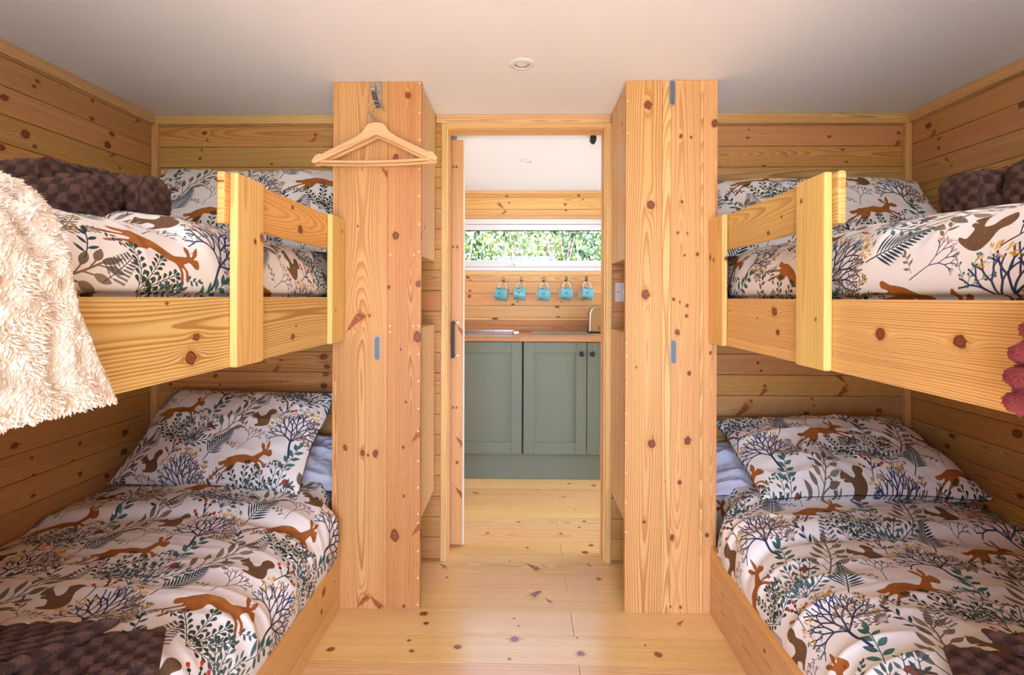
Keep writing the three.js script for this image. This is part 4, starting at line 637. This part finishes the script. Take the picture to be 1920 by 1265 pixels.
// ---------------------------------------------------------------- the doorway: sliding door, its track, the light switch
{
  const t = thing('sliding_door', 'pine sliding door slid back to the left of the doorway', 'door');
  mesh('door_leaf', bar([-0.62, 0.012, Z(2.24)], [-0.277, 1.905, Z(2.272)], 'y', T.leaf, 0, -0.36, 0.002), T.leaf.mat, t);
  mesh('edge_strip', bar([-0.2768, 0.012, Z(2.241)], [-0.272, 1.905, Z(2.271)], 'y', null, 0, 0, 0.001), std({ color: hex(235, 228, 214), roughness: 0.5 }), t, 'pale edge strip');
  const h = mesh('handle', mergeGeometries([bar([-0.326, 0.888, Z(2.205)], [-0.312, 1.058, Z(2.215)], 'y', null, 0, 0, 0.003), bar([-0.324, 0.892, Z(2.2145)], [-0.313, 0.906, Z(2.24)], 'y', null, 0, 0, 0.002), bar([-0.324, 1.040, Z(2.2145)], [-0.313, 1.054, Z(2.24)], 'y', null, 0, 0, 0.002)]), black, t, 'black pull handle');
  for (const y of [0.897, 1.051]) mesh('bolt', new THREE.CylinderGeometry(0.0045, 0.0045, 0.003, 12).rotateX(PI / 2).translate(-0.300, y, Z(2.239)), satin, t);
  const k = thing('door_track', 'white sliding door track above the doorway with a black stop', 'track');
  mesh('rail', slab(-1.3, 0.43, 1.9235, 1.962, 2.222, 2.292), white, k);
  mesh('stop', mergeGeometries([bar([0.315, 1.898, Z(2.235)], [0.343, 1.9232, Z(2.268)], 'x', null, 0, 0, 0.003), bar([0.320, 1.888, Z(2.243)], [0.338, 1.899, Z(2.26)], 'x', null, 0, 0, 0.003)]), black, k, 'black end stop');
  for (const x of [-0.56, -0.36]) mesh('hanger_plate', bar([x, 1.9052, Z(2.25)], [x + 0.05, 1.9233, Z(2.262)], 'x', null, 0, 0, 0.001), greyMetal, k);
  const s = thing('light_switch', 'white dimmer switch plate on the back wall right of the doorway', 'switch', [0.452, 1.194, Z(DW)]);
  const pm = std({ color: hex(222, 220, 226), roughness: 0.4 });
  mesh('plate', new RoundedBoxGeometry(0.086, 0.086, 0.009, 3, 0.004).translate(0, 0, 0.0047), pm, s); mesh('dimmer_knob', new THREE.LatheGeometry([[0, 0.026], [0.012, 0.026], [0.0145, 0.023], [0.015, 0.0092]].map((p) => new THREE.Vector2(...p)), 28).rotateX(PI / 2), pm, s);
  for (const x of [-0.031, 0.031]) mesh('screw', new THREE.CylinderGeometry(0.0032, 0.0032, 0.0012, 12).rotateX(PI / 2).translate(x, 0, 0.0095), lever, s);
}

// ---------------------------------------------------------------- ceiling downlights (unlit)
function downlight(label, x, d) {
  const t = thing('downlight', label, 'downlight', [x, CEIL, Z(d)], 'recessed ceiling downlights'), lathe = (pts) => new THREE.LatheGeometry(pts.map((p) => new THREE.Vector2(...p)), 48);
  mesh('bezel', lathe([[0.023, 0.004], [0.0245, -0.0035], [0.028, -0.0055], [0.037, -0.0045], [0.0425, -0.002], [0.0435, -0.0003]]), white, t);
  mesh('reflector', lathe([[0.011, 0.010], [0.017, 0.004], [0.0225, -0.0025], [0.0232, -0.003]]), std({ color: hex(190, 184, 180), roughness: 0.25, metalness: 0.9 }), t);
  mesh('lens', lathe([[0, 0.002], [0.008, 0.003], [0.016, 0.0045]]), std({ color: hex(206, 200, 196), roughness: 0.2 }), t);
  return t;
}
downlight('white recessed downlight in the bunk room ceiling', -0.003, 1.662); downlight('white recessed downlight in the kitchen ceiling', 0.026, 2.841);

// ---------------------------------------------------------------- kitchen
const sage = std({ color: hex(108, 117, 98), roughness: 0.5 });
{
  const DF0 = 3.062, box = (x0, x1, y0, y1, d0, d1, c = 0.0015) => bar([x0, y0, Z(d0)], [x1, y1, Z(d1)], 'y', null, 0, 0, c);
  function cabinet(label, x0, x1, doors) {
    const t = thing('base_cabinet', label, 'cabinet', [0, 0, 0], 'sage green base cabinets');
    mesh('carcass', mergeGeometries([box(x0, x0 + 0.018, 0.165, 0.888, DF0 + 0.0225, DK - 0.003), box(x1 - 0.018, x1, 0.165, 0.888, DF0 + 0.0225, DK - 0.003), box(x0 + 0.018, x1 - 0.018, 0.165, 0.183, DF0 + 0.0225, DK - 0.003), box(x0 + 0.018, x1 - 0.018, 0.870, 0.888, DF0 + 0.0225, DK - 0.003)]), sage, t);
    for (const [a, b, kx] of doors) {
      const y0 = 0.170, y1 = 0.884, st = 0.066, f = [box(a, a + st, y0, y1, DF0, DF0 + 0.021), box(b - st, b, y0, y1, DF0, DF0 + 0.021), box(a + st + 0.0006, b - st - 0.0006, y1 - 0.068, y1, DF0, DF0 + 0.021), box(a + st + 0.0006, b - st - 0.0006, y0, y0 + 0.074, DF0, DF0 + 0.021)];
      const d = mesh('door', mergeGeometries(f), sage, t); mesh('panel', box(a + st - 0.004, b - st + 0.004, y0 + 0.07, y1 - 0.064, DF0 + 0.009, DF0 + 0.019, 0.0005), sage, d);
      if (kx) mesh('knob', new THREE.LatheGeometry([[0, 0.026], [0.010, 0.0255], [0.0165, 0.022], [0.017, 0.018], [0.008, 0.012], [0.0065, 0.006], [0.009, 0.0]].map((p) => new THREE.Vector2(...p)), 28).rotateX(PI / 2).translate(kx, 0.812, Z(DF0)), black, d, 'black knob');
    }
  }
  cabinet('sage green sink cabinet behind the sliding door edge', -0.52, 0.003, [[-0.515, -0.001, 0]]);
  cabinet('sage green double door cabinet with two black knobs', 0.0085, 0.828, [[0.012, 0.411, 0.379], [0.4155, 0.8145, 0.4475]]);
  const p = mesh('plinth', box(-0.9, 1.2, 0.001, 0.1645, 3.092, 3.108), sage, scene); tag(p, 'sage green plinth board along the kitchen floor', 'plinth');
  // oak worktop and upstand
  const wt = thing('worktop', 'oak worktop above the sage green cabinets', 'worktop'), R = rng(15);
  const staves = (y0, y1, d0, d1, dv) => { let x = -0.9; while (x < 1.2) { const l = Math.min(0.34 + 0.3 * R(), 1.2 - x); mesh('stave', bar([x, y0, Z(d0)], [x + l - 0.0004, y1, Z(d1)], 'x', T.oak, R() * 2, Math.floor(R() * 8) * 0.045 + (dv ?? 0), 0.001), T.oak.mat, wt); x += l; } };
  for (let d = 3.045, i = 0; d < DK - 0.025; d += 0.0415, i++) staves(0.8892, 0.915, d, Math.min(d + 0.0412, DK - 0.021), d);
  const up = thing('upstand', 'oak upstand along the kitchen wall behind the worktop', 'upstand');
  for (const [y0, y1] of [[0.9155, 0.956], [0.9565, 0.997]]) { let x = -0.9; while (x < 1.2) { const l = Math.min(0.3 + 0.35 * R(), 1.2 - x); mesh('stave', bar([x, y0, Z(DK - 0.020)], [x + l - 0.0004, y1, Z(DK - 0.001)], 'x', T.oak, R() * 2, Math.floor(R() * 8) * 0.045 + y0, 0.001), T.oak.mat, up); x += l; } }
  // sink, board, toaster
  const sk = thing('sink', 'stainless steel sink drainer set into the worktop', 'sink');
  mesh('rim', mergeGeometries([box(-0.70, -0.066, 0.9152, 0.9185, 3.14, 3.165, 0.0014), box(-0.70, -0.066, 0.9152, 0.9185, 3.52, 3.55, 0.0014), box(-0.09, -0.066, 0.9152, 0.9185, 3.165, 3.52, 0.0014)]), steel, sk);
  const ribs = []; for (let i = 0; i < 9; i++) ribs.push(box(-0.44 + i * 0.038, -0.425 + i * 0.038, 0.9166, 0.9182, 3.18, 3.5, 0.0007)); mesh('drainer', mergeGeometries([box(-0.70, -0.091, 0.9152, 0.9166, 3.166, 3.519, 0.0005), ...ribs]), steel, sk);
  mesh('back_lip', box(-0.70, -0.064, 0.9186, 0.930, 3.535, 3.55, 0.003), steel, sk); mesh('corner_block', new RoundedBoxGeometry(0.038, 0.022, 0.03, 3, 0.005).translate(-0.040, 0.9262, Z(3.30)), steel, sk);
  const gb = mesh('chopping_board', new RoundedBoxGeometry(0.40, 0.006, 0.27, 3, 0.0028).translate(0.265, 0.9195, Z(3.43)), std({ color: hex(206, 220, 196), roughness: 0.12, transmission: 0.6, thickness: 0.006, ior: 1.5, attenuationColor: hex(150, 190, 150), attenuationDistance: 0.05 }), scene); tag(gb, 'greenish glass chopping board lying on the worktop', 'chopping board');
  const to = thing('toaster', 'polished steel toaster at the right end of the worktop', 'toaster', [0.63, 0.915, Z(3.50)]);
  const shp = new THREE.Shape(), w2 = 0.145; shp.moveTo(-w2, 0.014); shp.lineTo(-w2 + 0.004, 0.13); shp.bezierCurveTo(-w2 + 0.006, 0.175, -w2 + 0.03, 0.186, -w2 + 0.055, 0.186); shp.lineTo(w2 - 0.055, 0.186); shp.bezierCurveTo(w2 - 0.03, 0.186, w2 - 0.006, 0.175, w2 - 0.004, 0.13); shp.lineTo(w2, 0.014); shp.closePath();
  mesh('body', new THREE.ExtrudeGeometry(shp, { depth: 0.13, bevelEnabled: true, bevelSize: 0.008, bevelThickness: 0.012, bevelSegments: 5, curveSegments: 14 }).translate(0, 0, -0.065), std({ color: hex(206, 200, 194), roughness: 0.16, metalness: 1 }), to);
  mesh('base', new RoundedBoxGeometry(0.302, 0.016, 0.155, 2, 0.005).translate(0, 0.0085, 0), black, to, 'black base');
  const vents = []; for (let k = 0; k < 3; k++) vents.push(new RoundedBoxGeometry(0.16, 0.0035, 0.003, 1, 0.0012).translate(-0.01, 0.032 + k * 0.008, 0.0775)); mesh('vent_slots', mergeGeometries(vents), black, to);
  mesh('slots', mergeGeometries([new RoundedBoxGeometry(0.20, 0.004, 0.028, 1, 0.001).translate(0, 0.1935, -0.03), new RoundedBoxGeometry(0.20, 0.004, 0.028, 1, 0.001).translate(0, 0.1935, 0.03)]), black, to);
}
// mugs on brass hooks
{
  const cv = document.createElement('canvas'); cv.width = 512; cv.height = 256; const c = cv.getContext('2d'); c.fillStyle = 'rgb(108,184,196)'; c.fillRect(0, 0, 512, 256);
  const R = rng(61); for (let i = 0; i < 60; i++) { c.fillStyle = `rgba(${150 + 40 * R()},${212 + 20 * R()},${220},0.22)`; c.beginPath(); c.ellipse(R() * 512, R() * 256, 30 * R() + 8, 20 * R() + 6, R() * 3, 0, 7); c.fill(); }
  for (let k = 0; k < 7; k++) for (let r = 0; r < 3; r++) {   // little swallows
    const x = k * 73 + (r % 2) * 34 + R() * 10, y = 36 + r * 84 + R() * 12, a = -0.7 + R() * 0.5, s = 24 + 10 * R(); c.save(); c.translate(x, y); c.rotate(a); c.fillStyle = 'rgb(34,44,54)'; c.beginPath(); c.moveTo(-s, 3); c.quadraticCurveTo(0, -9, s, 0); c.quadraticCurveTo(0, 4, -s, 3); c.fill(); c.beginPath(); c.moveTo(-2, -2); c.quadraticCurveTo(2, -s, 12, -s * 1.1); c.quadraticCurveTo(6, -6, 5, 0); c.fill(); c.fillStyle = 'rgb(196,96,70)'; c.beginPath(); c.ellipse(s * 0.6, -1, 5, 3, 0, 0, 7); c.fill(); c.fillStyle = 'rgb(240,240,236)'; c.beginPath(); c.ellipse(1, 3, 7, 2.4, 0, 0, 7); c.fill(); c.restore();
  }
  const map = new THREE.CanvasTexture(cv); map.colorSpace = THREE.SRGBColorSpace; map.wrapS = THREE.RepeatWrapping; map.magFilter = THREE.LinearFilter;
  const glaze = std({ map, roughness: 0.2 }), bone = std({ color: hex(228, 220, 208), roughness: 0.25 }), brass = std({ color: hex(196, 150, 80), roughness: 0.3, metalness: 1 }), leather = std({ color: hex(74, 44, 26), roughness: 0.6 });
  const V = (p) => p.map((q) => new THREE.Vector2(...q)), rad = 0.046, len = 0.088;
  const hx = [-0.144, -0.006, 0.168, 0.335, 0.488], hy = [1.300, 1.304, 1.300, 1.306, 1.308], which = ['leftmost', 'second from left', 'middle', 'second from right', 'rightmost'], tone = ['above the sink end', 'next to the first', 'at the centre', 'beside the last', 'above the toaster'];
  let proto, hproto;
  for (let i = 0; i < 5; i++) {
    let m, h;
    if (!i) {
      m = thing('mug', '', 'mug', [0, 0, 0], 'turquoise swallow mugs on the kitchen wall');          // origin at the top of the handle; mug axis lies sideways, mouth to the left
      const off = -0.088;
      mesh('body', new THREE.LatheGeometry(V([[rad - 0.004, -len / 2], [rad - 0.0005, -len / 2 + 0.001], [rad, -len / 2 + 0.004], [rad, len / 2 - 0.002]]), 48, 0).rotateZ(PI / 2).translate(0, off, 0), glaze, m);
      mesh('inside', new THREE.LatheGeometry(V([[rad, len / 2 - 0.002], [rad - 0.0012, len / 2], [rad - 0.003, len / 2 - 0.001], [rad - 0.0035, len / 2 - 0.006], [rad - 0.004, -len / 2 + 0.008], [rad - 0.008, -len / 2 + 0.004], [0, -len / 2 + 0.004]]), 48).rotateZ(PI / 2).translate(0, off, 0), bone, m, 'cream glazed inside and rim');
      mesh('base', new THREE.LatheGeometry(V([[0, -len / 2 + 0.001], [rad - 0.008, -len / 2 + 0.001], [rad - 0.007, -len / 2 - 0.0015], [rad - 0.004, -len / 2]]), 48).rotateZ(PI / 2).translate(0, off, 0), bone, m);
      const path = new THREE.CatmullRomCurve3([[-0.026, -0.0475, 0], [-0.029, -0.026, 0], [-0.018, -0.009, 0], [0, -0.004, 0], [0.018, -0.009, 0], [0.029, -0.026, 0], [0.026, -0.0475, 0]].map((p) => new V3(...p)));
      const hg = new THREE.TubeGeometry(path, 50, 0.0052, 12); hg.scale(1, 1, 1.25); mesh('handle', hg, bone, m); proto = m;
      h = thing('cup_hook', '', 'hook', [0, 0, 0], 'brass cup hooks on the kitchen wall');
      mesh('back_strap', new RoundedBoxGeometry(0.019, 0.05, 0.004, 2, 0.0015).translate(0, -0.005, 0.0022), leather, h, 'dark leather backing strap');
      mesh('hook', new THREE.TubeGeometry(new THREE.CatmullRomCurve3([[0, 0.008, 0.003], [0, 0.007, 0.02], [0, -0.002, 0.030], [0, -0.020, 0.036], [0, -0.031, 0.050], [0, -0.027, 0.066], [0, -0.012, 0.070]].map((p) => new V3(...p))), 40, 0.0026, 10), brass, h); mesh('rose', new THREE.CylinderGeometry(0.007, 0.008, 0.004, 18).rotateX(PI / 2).translate(0, 0.008, 0.0062), brass, h); hproto = h;
    } else { m = proto.clone(); m.name = numbered('mug'); scene.add(m); h = hproto.clone(); h.name = numbered('cup_hook'); scene.add(h); }
    h.position.set(hx[i], hy[i], Z(DK)); m.position.set(hx[i], hy[i] - 0.0210, Z(DK) + 0.051); m.rotation.set(0, i > 1 ? 0.10 + 0.04 * i : -0.12 + 0.1 * i, -0.13);
    m.userData = { label: `turquoise swallow mug hung ${tone[i]}, ${which[i]} of five`, category: 'mug', group: 'turquoise swallow mugs on the kitchen wall' };
    h.userData = { label: `brass cup hook holding the ${which[i]} turquoise mug`, category: 'hook', group: 'brass cup hooks on the kitchen wall' };
  }
}

// ---------------------------------------------------------------- outside
{
  const nz = (n, a, b, f) => { const d = new Uint8Array(n * n * 4); for (let y = 0; y < n; y++) for (let x = 0; x < n; x++) { const q = clamp(0.5 + 0.35 * noise(x / 3, y / 3) + 0.25 * noise(x / 17, y / 17)), o = (y * n + x) * 4; for (let k = 0; k < 3; k++) d[o + k] = lerp(a[k], b[k], q); d[o + 3] = 255; } return texData(d, n, n); };
  const gt = nz(512, [70, 92, 44], [128, 146, 84]); gt.repeat.set(30, 30);
  const g = mesh('ground', new THREE.PlaneGeometry(120, 120).rotateX(-PI / 2).translate(0, -0.35, 0), std({ map: gt, roughness: 1 }), scene); g.userData.kind = 'structure';
  const dt = nz(256, [200, 196, 190], [226, 222, 216]); dt.repeat.set(4, 4);
  const y = mesh('terrace', new THREE.BoxGeometry(12, 0.2, 10).translate(0, -0.24, 1.9), std({ map: dt, roughness: 0.95 }), scene); y.userData.kind = 'structure';
  // hedge bushes beyond the kitchen window
  const R = rng(123), lg = new THREE.BufferGeometry(); lg.setAttribute('position', new THREE.Float32BufferAttribute([0, 0, 0, 0.30, 0.42, 0.06, 0, 0.45, 0, -0.30, 0.42, 0.06, 0, 1, -0.1], 3)); lg.setIndex([0, 1, 2, 0, 2, 3, 2, 1, 4, 3, 2, 4]); lg.computeVertexNormals();
  const leafM = std({ color: 0xffffff, roughness: 0.55, transmission: 0.35, thickness: 0, side: THREE.DoubleSide }), bark = std({ color: hex(92, 80, 66), roughness: 0.95 });
  function bush(name, label, cat, x, d, r, h, n, size, a, b, stems) {
    const t = thing(name, label, cat, [x, -0.35, Z(d)], 'greenery behind the hut'); const im = new THREE.InstancedMesh(lg, leafM, n), M = new THREE.Matrix4(), Q = new THREE.Quaternion(), E = new THREE.Euler(), c = new THREE.Color(); im.name = 'foliage'; im.userData.kind = 'stuff'; im.castShadow = im.receiveShadow = true;
    const lumps = Array.from({ length: 26 }, () => { const an = R() * 2 * PI, q = Math.sqrt(R()); return [Math.cos(an) * q * r * 0.8, (0.12 + 0.83 * R()) * h, Math.sin(an) * q * r * 0.6, 0.18 + 0.22 * R()]; });
    for (let i = 0; i < n; i++) { const l = lumps[Math.floor(R() * 26)], u = R() * 2 - 1, an = R() * 2 * PI, k = l[3] * r * (0.7 + 0.4 * R()) * 1.6, s = Math.sqrt(1 - u * u); E.set(R() * 2.4 - 1.2, R() * 6.3, R() * 2.4 - 1.2); M.compose(new V3(l[0] + Math.cos(an) * s * k, l[1] + u * k, l[2] + Math.sin(an) * s * k), Q.setFromEuler(E), new V3(size, size, size).multiplyScalar(0.7 + 0.6 * R())); im.setMatrixAt(i, M); c.copy(a).lerp(b, R()); im.setColorAt(i, c); }
    t.add(im); const tubes = []; for (let k = 0; k < stems; k++) { const an = R() * 6.3, e = r * 0.6 * R(); tubes.push(new THREE.TubeGeometry(new THREE.CatmullRomCurve3([new V3(0.1 * (R() - 0.5), 0, 0.1 * (R() - 0.5)), new V3(Math.cos(an) * e * 0.4, h * 0.5, Math.sin(an) * e * 0.4), new V3(Math.cos(an) * e, h * 0.95, Math.sin(an) * e)]), 12, 0.012 + 0.02 * R(), 6)); } mesh('stems', mergeGeometries(tubes), bark, t);
  }
  const yl = hex(164, 164, 84), gr = hex(78, 108, 50), dg = hex(46, 72, 38), bl = hex(92, 124, 76);
  bush('hedge_bush', 'sunlit yellow green bush left in the kitchen window', 'bush', -0.75, 5.4, 0.85, 2.4, 11000, 0.055, yl, gr, 7);
  bush('hedge_bush', 'pale green bush in the middle of the kitchen window', 'bush', 0.25, 5.9, 0.8, 2.35, 10000, 0.055, yl, bl, 7);
  bush('hedge_bush', 'darker green bush right in the kitchen window', 'bush', 1.25, 5.3, 0.8, 2.4, 12000, 0.05, gr, bl, 9);
  bush('tree', 'shaded tree mass behind the bushes outside the window', 'tree', 0.2, 8.2, 3.0, 3.5, 26000, 0.12, dg, gr, 6);
}
renderer.render(scene, camera);
